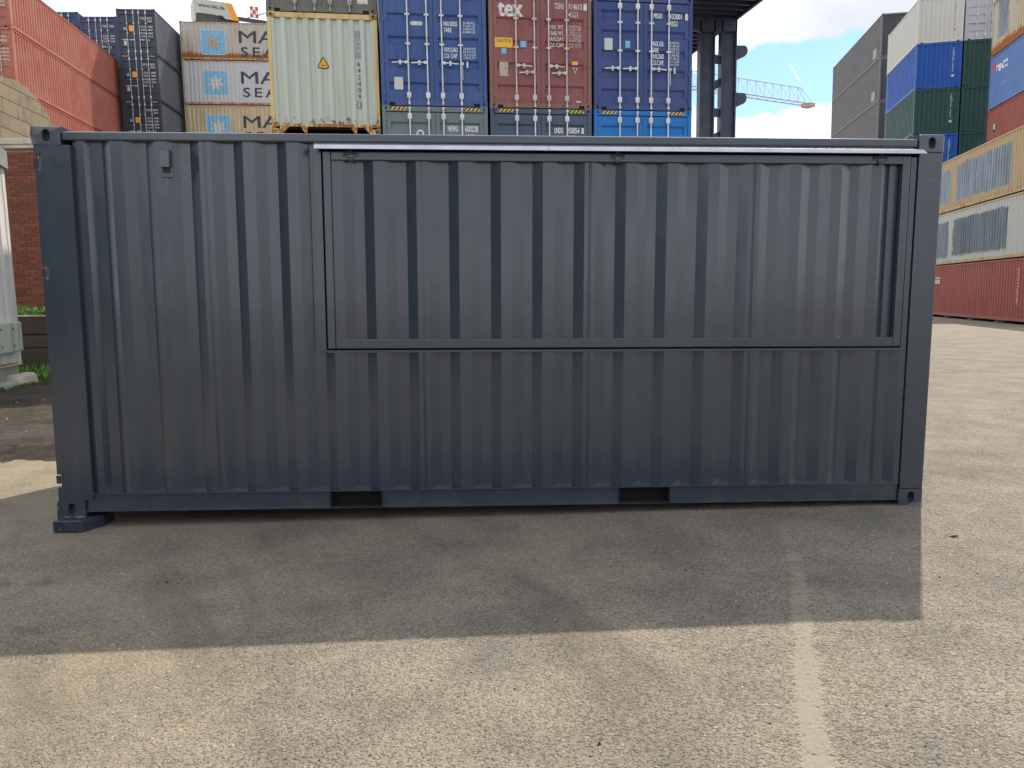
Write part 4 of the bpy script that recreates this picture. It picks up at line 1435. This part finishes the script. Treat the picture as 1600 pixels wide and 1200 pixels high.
COL.objects.link(c)
c.parent = t_
inv = Matrix.Rotation(rad(-10), 3, 'Z')


def wl(x, y, z):
    return inv @ (Vector((x, y, z)) - Vector((7.93, 24.57, 0)))


c.location = wl(6.42, 26.2, 0)
c.rotation_euler = (0, 0, rad(-10))
# H-section legs: web and two flanges each
for x0, x1 in ((0.0, 0.50), (0.71, 1.22)):
    g = MB()
    g.box(x0, x1, 0.0, 0.03, 0, Z - 0.06)
    g.box(x0, x0 + 0.045, -0.12, -0.001, 0, Z - 0.06)
    g.box(x1 - 0.045, x1, -0.12, -0.001, 0, Z - 0.06)
    g.box(x0, x0 + 0.045, 0.031, 0.30, 0, Z - 0.06)
    g.box(x1 - 0.045, x1, 0.031, 0.30, 0, Z - 0.06)
    obj('column_leg', g.mesh('column_leg'), M['steel_blue'], c)
for k in range(11):
    z = 0.5 + 0.86 * k
    up = 0.12 if k % 2 else -0.02
    g = MB().prism([(0.5005, 0.004, z), (0.7095, 0.004, z + up), (0.7095, 0.004, z + up + 0.27), (0.5005, 0.004, z + 0.30)], (0, 0.022, 0))
    obj('lacing_plate', g.mesh('lacing_plate'), M['steel_blue'], c)
for zt in (9.55, 8.03):
    g = MB().prism([(1.2205, -0.05, zt + 0.10), (1.50, -0.05, zt + 0.10), (1.57, -0.05, zt + 0.05), (1.60, -0.05, zt - 0.04), (1.585, -0.05, zt - 0.16), (1.53, -0.05, zt - 0.22), (1.2205, -0.05, zt - 0.36)], (0, 0.12, 0))
    obj('crane_bracket', g.mesh('crane_bracket'), M['steel_blue'], c)
g = MB().prism([(-1.0, 0.02, Z - 0.055), (1.22, 0.02, Z - 0.055), (1.22, 0.02, Z - 0.42), (0.0, 0.02, Z - 0.42)], (0, -0.14, 0))
g.box(-1.3, 1.22, -0.12, 0.02, Z - 0.054, Z + 0.015)
obj('haunch', g.mesh('haunch'), M['steel_blue'], c)

# ------------------------------------------------------------------ tower crane far behind
cr_y = plain('crane_steel_grey', (0.50, 0.49, 0.48), 0.6, 0, 0.15)
cr_o = plain('crane_orange_hazed', (0.44, 0.33, 0.27), 0.6, 0, 0.15)  # orange paled, distant haze painted into the colour
cr_w = plain('crane_panel_white', (0.50, 0.50, 0.47), 0.55, 0, 0.12, 1.5)
p0, p1 = Vector((-23.6, 70.4, 26.0)), Vector((40.3, 104.0, 26.0))
ax = (p1 - p0).normalized()
LJ = (p1 - p0).length
t_ = thing('tower_crane', 'far tower crane with lattice jib and white orange-striped counterweight board', 'crane', (p0.x, p0.y, 0), math.degrees(math.atan2(ax.y, ax.x)))
# local x runs along the jib, y sideways
MX = 15.0
g = MB()
zb, zt, hw = 26.0, 28.0, 0.6
for s in (-1, 1):
    g.bar((MX, s * hw, zb), (LJ, s * hw, zb), 0.10)
bays = 38
for k in range(bays):
    a = MX + (LJ - MX) * k / bays
    b_ = MX + (LJ - MX) * (k + 1) / bays
    g.bar((a, -hw, zb), (a, hw, zb), 0.045)
jib = obj('jib', g.mesh('jib'), cr_o, t_)
g = MB()
g.bar((MX, 0, zt), (LJ - 1.6, 0, zt), 0.09)
for k in range(bays):
    a = MX + (LJ - MX) * k / bays
    b_ = MX + (LJ - MX) * (k + 1) / bays
    m_ = min((a + b_) / 2, LJ - 1.6)
    for s in (-1, 1):
        g.bar((a, s * hw, zb), (m_, 0, zt), 0.042)
        g.bar((m_, 0, zt), (b_, s * hw, zb), 0.042)
g.bar((MX + 1, 0, zt + 5.0), (LJ * 0.62, 0, zt), 0.05)
g.bar((MX + 1, 0, zt + 5.0), (LJ * 0.40, 0, zt), 0.05)
obj('jib_lacing', g.mesh('jib_lacing'), cr_y, t_)
obj('jib_tip', MB().box(LJ - 0.9, LJ + 0.35, -0.65, 0.65, 25.7, 26.15).mesh('jib_tip'), cr_o, t_)
g = MB()
for sx, sy in ((-1, -1), (1, -1), (1, 1), (-1, 1)):
    g.bar((MX + sx * 0.8, sy * 0.8, 0), (MX + sx * 0.8, sy * 0.8, 26.0), 0.2)
for k in range(12):
    z = k * 2.15
    for (a, b_) in (((-1, -1), (1, -1)), ((1, -1), (1, 1)), ((1, 1), (-1, 1)), ((-1, 1), (-1, -1))):
        g.bar((MX + a[0] * 0.8, a[1] * 0.8, z), (MX + b_[0] * 0.8, b_[1] * 0.8, z + 2.15), 0.09)
g.bar((MX, 0, 26.0), (MX + 1, 0, zt + 5.0), 0.35)
obj('mast', g.mesh('mast'), cr_y, t_)
g = MB()
for s in (-1, 1):
    g.bar((-2.0, s * 0.9, 25.95), (MX, s * 0.9, 25.95), 0.22, 0.30)
for k in range(14):
    g.bar((-1.5 + k * 1.2, -0.9, 25.95), (-1.5 + k * 1.2, 0.9, 25.95), 0.1)
g.bar((0.0, 0, 26.2), (MX + 1, 0, zt + 5.0), 0.06)
obj('counter_jib', g.mesh('counter_jib'), plain('crane_dark', (0.05, 0.055, 0.06), 0.6), t_)
g = MB()
for s in (-1.0, 1.0):
    for k in range(10):
        g.bar((1.6 + k * 1.4, s, 26.1), (1.6 + k * 1.4, s, 27.15), 0.04)
    for z in (26.6, 27.15):
        g.bar((1.6, s, z), (14.2, s, z), 0.035)
obj('walkway_railing', g.mesh('walkway_railing'), cr_y, t_)
# board: a leaning panel with an orange band at its right end
g = MB().prism([(-3.88, -1.16, 25.90), (-3.88, -1.16, 27.05), (-1.45, -1.16, 27.05), (-0.91, -1.16, 25.70), (-1.5, -1.16, 25.70), (-1.75, -1.16, 25.95)], (0, 0.10, 0))
brd = obj('name_board', g.mesh('name_board'), cr_w, t_)
obj('board_stripe', MB().prism([(-1.47, -1.164, 27.05), (-0.91, -1.164, 27.05), (-0.34, -1.164, 25.68), (-0.93, -1.164, 25.68)], (0, 0.11, 0)).mesh('board_stripe'), M['orange_print'], brd)
obj('ballast', MB().box(-3.8, -0.3, -0.7, 0.7, 24.6, 26.05).mesh('ballast'), plain('ballast_grey', (0.10, 0.10, 0.10), 0.8), t_)
obj('side_board', MB().box(-4.05, -3.89, -1.15, 1.1, 25.2, 27.08).mesh('side_board'), cr_w, t_)
put_text(brd, 'www.bkl.de', -3.66, 26.42, 0.31, lambda u, v: (u, -1.168, v), M['dark_print'], bold=0.03, width=2.12)
g = MB().box(0.56, 1.27, -1.30, -1.24, 26.1, 27.05)
ck = obj('warning_board', g.mesh('warning_board'), M['white_print'], t_)
for i in range(3):
    for j in range(3):
        if (i + j) % 2 == 0:
            a, b_ = 0.56 + i * 0.2367, 26.1 + j * 0.3167
            obj('red_square', _flat([(a, b_), (a + 0.2367, b_), (a + 0.2367, b_ + 0.3167), (a, b_ + 0.3167)], lambda u, v: (u, -1.304, v), 'red_square'), M['red_print'], ck)

# ------------------------------------------------------------------ left edge: shed, walls, dirt, grass


def concrete(name, rgb, moss=0.2, dark=0.4):
    m, t, b = new_mat(name)
    c, c2 = obj_coord(t)
    n = t.noise(c2, 1.2, 8, 0.65)
    f = t.noise(c2, 25, 5, 0.7)
    X, Y, Z = t.sep(c2)
    s = t.noise(t.comb(t.math('MULTIPLY', X, 4.0), t.math('MULTIPLY', Y, 4.0), t.math('MULTIPLY', Z, 0.5)), 1.4, 6, 0.65)
    colr = t.mix(t.ramp(n, 0.3, 0.7), t.vec('SCALE', t.comb(*rgb), None, 0.75), t.vec('SCALE', t.comb(*rgb), None, 1.2))
    colr = t.mix(t.math('MULTIPLY', t.ramp(s, 0.48, 0.72), dark), colr, (0.045, 0.04, 0.033))
    colr = t.mix(t.math('MULTIPLY', t.ramp(t.math('ADD', n, t.math('MULTIPLY', f, 0.3)), 0.66, 0.8), moss), colr, (0.05, 0.07, 0.03))
    t.put(b.inputs['Base Color'], colr)
    b.inputs['Roughness'].default_value = 0.9
    bump(t, b, t.math('ADD', n, t.math('MULTIPLY', f, 0.5)), 0.5, 0.02)
    return m


M['concrete'] = concrete('board_marked_concrete', (0.25, 0.20, 0.14), 0.25, 0.6)
M['conc_light'] = concrete('pale_coping_concrete', (0.46, 0.42, 0.35), 0.1, 0.25)
M['conc_dark'] = concrete('damp_concrete', (0.060, 0.046, 0.030), 0.35, 0.6)
M['conc_grey'] = concrete('grey_plinth_concrete', (0.30, 0.29, 0.27), 0.35, 0.35)

# tall concrete wall with board courses, sloping shoulder
wa = rad(7.0)
org = Vector((-10.9 * math.cos(wa), -10.9 * math.sin(wa), 0))
dirv = Vector((-math.sin(wa), math.cos(wa), 0))
nrm = Vector((math.cos(wa), math.sin(wa), 0))
# outline in (distance along dirv, z)
pix = [(-13.56, 20.96, 7.57), (-13.64, 21.68, 7.66), (-13.74, 22.47, 7.62), (-13.81, 23.06, 7.43), (-13.87, 23.52, 7.14), (-13.92, 23.93, 6.70), (-13.95, 24.2, 6.1)]
outl = [((Vector((x, y, 0)) - org).dot(dirv), z) for x, y, z in pix]
u_end = outl[-1][0]
outl = [(outl[0][0] - 4.5, 7.35)] + outl + [(u_end, 0.0), (outl[0][0] - 4.5, 0.0)]
cw = thing('concrete_wall', 'tall board-marked concrete wall with rounded shoulder above the brick wall', 'wall', tuple(org))


def clip_band(poly, z0, z1):
    def cut(p, keep, zc):
        out = []
        for a, b in zip(p, p[1:] + p[:1]):
            ka, kb = keep(a[1]), keep(b[1])
            if ka:
                out.append(a)
            if ka != kb:
                f = (zc - a[1]) / (b[1] - a[1])
                out.append((a[0] + (b[0] - a[0]) * f, zc))
        return out
    q = cut(poly, lambda v: v >= z0, z0)
    return cut(q, lambda v: v <= z1, z1) if q else q


def wp(u, z, off):
    return dirv * u + nrm * off + Vector((0, 0, z))


core = [(u, z - 0.02 if z > 1 else z) for u, z in outl]
core = [(u - 0.02, z) for u, z in core]
g = MB().prism([wp(u, z, -0.03) for u, z in core], nrm * -0.42)
obj('wall_core', g.mesh('wall_core'), M['concrete'], cw)
levels = [0.0, 2.2, 4.4, 5.35, 5.80, 6.22, 6.62, 7.02, 7.40, 7.9]
for a, b_ in zip(levels, levels[1:]):
    q = clip_band(outl, a + 0.008, b_ - 0.008)
    if len(q) >= 3:
        us = [p[0] for p in q]
        cutu = [min(us), min(us) + (max(us) - min(us)) * (0.62 if int(a * 10) % 2 else 0.80), max(us)]
        for ua, ub in zip(cutu, cutu[1:]):
            q2 = [(z, u) for u, z in q]
            q2 = clip_band(q2, ua + 0.005, ub - 0.005)
            if len(q2) >= 3:
                g = MB().prism([wp(u, z, random.uniform(-0.012, 0.008)) if False else wp(u, z, 0.0) for z, u in q2], nrm * -0.0295)
                obj('concrete_board', g.mesh('concrete_board'), M['concrete'], cw)

# brick wall with pale coping
bw = thing('brick_wall', 'red brick wall with pale concrete coping behind the white shed', 'wall', (-11.0, 17.5, 0))
m, t, b = new_mat('brick')
rd = t.add('ShaderNodeObjectInfo').outputs['Random']
c, c2 = obj_coord(t)
n = t.noise(c2, 12, 6, 0.7)
cc = t.mix(rd, (0.125, 0.036, 0.022), (0.24, 0.068, 0.038))
cc = t.mix(t.math('MULTIPLY', t.ramp(rd, 0.86, 0.9), 0.6), cc, (0.09, 0.035, 0.03))
cc = t.mix(t.ramp(n, 0.45, 0.8, 0, 0.6), cc, (0.10, 0.045, 0.03))
t.put(b.inputs['Base Color'], cc)
b.inputs['Roughness'].default_value = 0.9
bump(t, b, n, 0.4, 0.01)
M['brick'] = m
m, t, b = new_mat('mortar')
c, c2 = obj_coord(t)
t.put(b.inputs['Base Color'], t.mix(t.noise(c2, 6, 6), (0.20, 0.145, 0.10), (0.33, 0.25, 0.18)))
b.inputs['Roughness'].default_value = 0.95
M['mortar'] = m
ZB, ZT = 1.30, 4.98
g = MB().box(-2.6, 0.78, 0.008, 0.36, 0.0, ZT)
obj('wall_core', g.mesh('wall_core'), M['mortar'], bw)
bm_ = MB().box(-0.118, 0.118, -0.010, 0.007, -0.0315, 0.0315, 0.003).mesh('brick')
hm_ = MB().box(-0.057, 0.057, -0.010, 0.007, -0.0315, 0.0315, 0.003).mesh('brick')
rnd = random.Random(11)
zz = ZB - 0.05
row = 0
while zz < ZT - 0.04:
    x = -0.80 + (0.062 if row % 2 else 0.0)
    if row % 2:
        o = obj('brick', hm_, M['brick'], bw, (x - 0.002, rnd.uniform(-0.003, 0.002), zz))
        x += 0.185
    else:
        x += 0.123
    while x + 0.118 < 0.78:
        obj('brick', bm_, M['brick'], bw, (x, rnd.uniform(-0.003, 0.002), zz + rnd.uniform(-0.001, 0.001)))
        x += 0.247
    if x - 0.123 + 0.115 < 0.785:
        obj('brick', hm_, M['brick'], bw, (x - 0.118 + 0.057, rnd.uniform(-0.003, 0.002), zz))
    zz += 0.0755
    row += 1
obj('coping', MB().box(-2.7, 0.86, -0.09, 0.45, ZT + 0.001, ZT + 0.085, 0.01).mesh('coping'), M['conc_light'], bw)
obj('coping', MB().box(-2.7, 0.86, -0.12, 0.45, ZT + 0.087, ZT + 0.22, 0.012).mesh('coping'), M['conc_light'], bw)

# low retaining wall of three damp courses in front
rw = thing('retaining_wall', 'low dark damp retaining wall of three courses below the brick wall', 'wall', (-10.0, 15.75, 0))
for k, (z0, z1) in enumerate(((0.0, 0.58), (0.595, 0.86), (0.875, 1.235))):
    for x0, x1 in ((-3.2, -0.9 + 0.2 * k), (-0.89 + 0.2 * k, 1.2), (1.21, 3.4)):
        obj('wall_course', MB().box(x0, x1, 0.0 + 0.012 * (k % 2), 0.4, z0, z1, 0.015).mesh('wall_course'), M['conc_dark'], rw)
obj('wall_cap', MB().box(-3.2, 3.4, -0.02, 0.4, 1.237, 1.275, 0.008).mesh('wall_cap'), M['conc_grey'], rw)

# white shed: corrugated cladding, mossy fascia, meter cabinets, plinth
sh = thing('shed', 'weathered white corrugated shed with mossy fascia at the left edge', 'shed', (-9.15, 14.0, 0), 11.5)
# local y runs away from the viewer, +x is outside; the far corner is the origin
m = paint('weathered_white_paint', (0.56, 0.56, 0.55), 0.02, 0.1, 0.6, 0.06, 0.35, (0.12, 0.11, 0.07), (0.42, 0.42, 0.38), 0.5)
Ls = 5.0
g = MB().sheet(corr(-Ls, -0.11, 0.30, 0.03, -0.42, 0.12, 0.03), 0.46, 3.95, lambda u, d, z: (-d, u, z))
obj('cladding', g.mesh('cladding'), m, sh)
obj('corner_trim', MB().box(-0.07, 0.012, -0.108, 0.0, 0.43, 3.95, 0.006).mesh('corner_trim'), m, sh)
obj('end_wall', MB().box(-2.6, -0.072, -0.06, -0.02, 0.43, 3.95).mesh('end_wall'), m, sh)
obj('back_wall', MB().box(-2.62, -2.58, -Ls, -0.062, 0.43, 3.95).mesh('back_wall'), m, sh)
g = MB().prism([(0.02, 0.03, 3.95), (0.02, 0.03, 4.27), (0.02, -Ls, 4.75), (0.02, -Ls, 4.43)], (0.05, 0, 0))
obj('fascia', g.mesh('fascia'), concrete('mossy_fascia', (0.24, 0.24, 0.23), 0.5, 0.5), sh)
g = MB().prism([(-2.6, 0.02, 4.24), (0.0195, 0.02, 4.24), (0.0195, -Ls, 4.72), (-2.6, -Ls, 4.72)], (0, 0, -0.06))
obj('roof_sheet', g.mesh('roof_sheet'), M['conc_grey'], sh)
obj('plinth', MB().box(-2.5, -0.03, -Ls, -0.04, 0.13, 0.40, 0.01).mesh('plinth'), M['conc_grey'], sh)
obj('base_rail', MB().box(-2.5, 0.02, -Ls, -0.005, 0.401, 0.429).mesh('base_rail'), P['cargo_tan'], sh)
obj('footing', MB().box(-2.5, 0.10, -Ls, 0.02, 0.0, 0.129, 0.02).mesh('footing'), M['conc_grey'], sh)
mb = paint('pale_green_cabinet', (0.44, 0.46, 0.40), 0.02, 0.1, 0.6, 0.05, 0.3, (0.1, 0.1, 0.06), (0.30, 0.33, 0.25), 0.6)
for y0 in (-0.66, -1.13):
    mc = obj('meter_cabinet', MB().box(0.005, 0.14, y0, y0 + 0.44, 0.66, 1.20, 0.012).mesh('meter_cabinet'), mb, sh)
    obj('cabinet_door', MB().box(0.141, 0.152, y0 + 0.02, y0 + 0.42, 0.68, 1.18, 0.004).mesh('cabinet_door'), mb, mc)
    obj('lock', MB().tube((0.152, y0 + 0.06, 1.08), (0.160, y0 + 0.06, 1.08), 0.018, 8).tube((0.152, y0 + 0.06, 0.78), (0.160, y0 + 0.06, 0.78), 0.018, 8).mesh('lock'), M['black'], mc)


def lump(name, c0, sx, sy, sz, mat, seed):
    bm = bmesh.new()
    bmesh.ops.create_icosphere(bm, subdivisions=3, radius=1)
    for v in bm.verts:
        n_ = noise.noise(v.co * 1.3 + Vector((seed, 0, 0)))
        k = max(abs(v.co.x), abs(v.co.y), abs(v.co.z))
        q = v.co / (k ** 0.55) * (1 + 0.22 * n_)
        v.co = Vector((q.x * sx, q.y * sy, q.z * sz))
    me = bpy.data.meshes.new(name)
    bm.to_mesh(me)
    bm.free()
    return obj(name, smooth(me, 50), mat, None, c0)


tag(lump('concrete_lump', (-9.02, 13.75, 0.11), 0.16, 0.34, 0.15, M['conc_light'], 3.0), 'pale broken concrete lump at the foot of the white shed', 'rubble', 'broken concrete by the shed')
tag(lump('concrete_lump', (-8.86, 13.05, 0.07), 0.13, 0.25, 0.10, M['conc_grey'], 8.0), 'smaller grey concrete lump nearer the viewer beside the shed plinth', 'rubble', 'broken concrete by the shed')

# trodden dirt between the shed and the asphalt
m, t, b = new_mat('dark_dirt')
c, c2 = obj_coord(t, False)
n = t.noise(c, 1.1, 8, 0.7)
f = t.noise(c, 14, 8, 0.75)
x, y, z = t.sep(c)
cc = t.mix(t.ramp(n, 0.35, 0.65), (0.030, 0.023, 0.017), (0.078, 0.062, 0.047))
cc = t.mix(t.ramp(f, 0.5, 0.75, 0, 0.6), cc, (0.14, 0.115, 0.085))
cc = t.mix(t.ramp(f, 0.45, 0.25, 0, 0.6), cc, (0.028, 0.022, 0.016))
t.put(b.inputs['Base Color'], cc)
b.inputs['Roughness'].default_value = 0.95
bump(t, b, f, 1.0, 0.07)
g = MB()
NX, NY = 190, 170
grid = []
for j in range(NY + 1):
    r_ = []
    for i in range(NX + 1):
        xx = -14 + 10.6 * i / NX
        yy = 7.0 + 9.05 * j / NY
        p_ = Vector((xx, yy, 0))
        e = min(min(1, (yy - 7.0 - 0.25 * noise.noise(Vector((xx * 1.3, 0, 2)))) / 0.55), min(1, (-3.4 - xx) / 0.5), 1)
        h_ = 0.052 + 0.035 * noise.noise(p_ * 0.9) + 0.045 * noise.noise(p_ * 2.6 + Vector((5, 1, 0))) + 0.030 * noise.noise(p_ * 6.0) + 0.022 * noise.noise(p_ * 14.0)
        ridge = max(0, 0.10 - abs(yy - (7.75 + 0.15 * math.sin(xx * 1.7))) * 0.28) * (0.6 + 0.6 * noise.noise(p_ * 3.1))
        r_.append(g.bm.verts.new((xx, yy, (h_ + ridge) * e - 0.035 * (1 - e))))
    grid.append(r_)
for j in range(NY):
    for i in range(NX):
        g.bm.faces.new((grid[j][i], grid[j][i + 1], grid[j + 1][i + 1], grid[j + 1][i]))
tag(obj('dirt', smooth(g.mesh('dirt'), 60), m), kind='structure')
tag(obj('planting_bed', MB().box(-13.2, -6.6, 16.152, 17.48, 0, 1.22).mesh('planting_bed'), m), kind='structure')


# stones and twigs lying on the dirt
g = MB()
rr = random.Random(5)
for i in range(420):
    x_, y_ = rr.uniform(-12.5, -4.2), rr.uniform(7.4, 15.4)
    s_ = rr.choice((0.012, 0.016, 0.02, 0.03, 0.045))
    c_ = Vector((x_, y_, 0.03 + 0.035 * noise.noise(Vector((x_, y_, 0)) * 0.9) + 0.02))
    if i % 4 == 0:
        a_ = rr.random() * 6.28
        l_ = rr.uniform(0.06, 0.22)
        g.bar(c_, c_ + Vector((math.cos(a_) * l_, math.sin(a_) * l_, rr.uniform(-0.01, 0.02))), 0.008)
    else:
        ring_ = [g.bm.verts.new(c_ + Vector((math.cos(k * 1.047) * s_ * rr.uniform(0.7, 1.3), math.sin(k * 1.047) * s_ * rr.uniform(0.7, 1.3), -s_ * 0.6))) for k in range(6)]
        tp_ = g.bm.verts.new(c_ + Vector((0, 0, s_ * 0.5)))
        for k in range(6):
            g.bm.faces.new((ring_[k], ring_[(k + 1) % 6], tp_))
m2, t2, b2 = new_mat('dirt_litter')
isl = t2.add('ShaderNodeNewGeometry').outputs['Random Per Island']
t2.put(b2.inputs['Base Color'], t2.mix(isl, (0.05, 0.04, 0.03), (0.26, 0.22, 0.17)))
b2.inputs['Roughness'].default_value = 0.9
tag(obj('dirt_litter', g.mesh('dirt_litter'), m2), kind='stuff')


# grass: real blades
def grass(name, spots, count, seed):
    rr = random.Random(seed)
    g = MB()
    for i in range(count):
        x0, x1, y0, y1, z, hh = rr.choice(spots)
        x, y = rr.uniform(x0, x1), rr.uniform(y0, y1)
        cl = noise.noise(Vector((x * 2.2, y * 2.2, seed)))
        if cl < -0.25:
            continue
        h_ = hh * rr.uniform(0.4, 1.0) * (0.7 + 0.6 * max(0, cl))
        a = rr.random() * 6.28
        w_ = rr.uniform(0.006, 0.016)
        ln = rr.uniform(0.2, 0.8) * h_
        base = Vector((x, y, z))
        sd_ = Vector((math.cos(a), math.sin(a), 0)) * w_
        ld = Vector((-math.sin(a), math.cos(a), 0)) * ln
        v = [g.bm.verts.new(p) for p in (base - sd_, base + sd_, base + sd_ * 0.8 + ld * 0.35 + Vector((0, 0, h_ * 0.6)), base - sd_ * 0.8 + ld * 0.35 + Vector((0, 0, h_ * 0.6)), base + ld + Vector((0, 0, h_)))]
        g.bm.faces.new((v[0], v[1], v[2], v[3]))
        g.bm.faces.new((v[3], v[2], v[4]))
    return g.mesh(name)


m, t, b = new_mat('grass_blades')
isl = t.add('ShaderNodeNewGeometry').outputs['Random Per Island']
t.put(b.inputs['Base Color'], t.mix(t.ramp(isl, 0.85, 0.9), t.mix(isl, (0.06, 0.17, 0.015), (0.13, 0.31, 0.03)), (0.24, 0.20, 0.07)))
b.inputs['Roughness'].default_value = 0.6
b.inputs['Subsurface Weight'].default_value = 0.0
tag(obj('grass', grass('grass', [(-13.0, -9.9, 16.2, 17.40, 1.22, 0.30), (-12.0, -10.0, 16.15, 16.6, 1.22, 0.24)], 9000, 1.0), m), kind='stuff')
tag(obj('grass', grass('grass', [(-10.4, -8.2, 15.0, 15.75, 0.02, 0.34), (-9.5, -8.9, 14.0, 15.2, 0.02, 0.22), (-9.0, -8.7, 12.6, 13.9, 0.01, 0.12), (-9.2, -8.6, 14.2, 15.2, 0.02, 0.30)], 4800, 2.0), m), kind='stuff')

# a curled dry leaf on the right and two dark clods on the left of the asphalt
m, t, b = new_mat('dry_leaf')
b.inputs['Base Color'].default_value = (0.035, 0.024, 0.014, 1)
b.inputs['Roughness'].default_value = 1.0
b.inputs['Specular IOR Level'].default_value = 0.0
g = MB().prism([(0, 0, 0.004), (0.022, 0.009, 0.010), (0.05, 0.004, 0.012), (0.055, -0.004, 0.008), (0.024, -0.010, 0.004)], (0, 0, 0.002))
tag(obj('dry_leaf', g.mesh('dry_leaf'), m, None, (2.72, 4.55, 0.0)), 'small dry leaf on the sunlit asphalt right of the dark container', 'leaf')
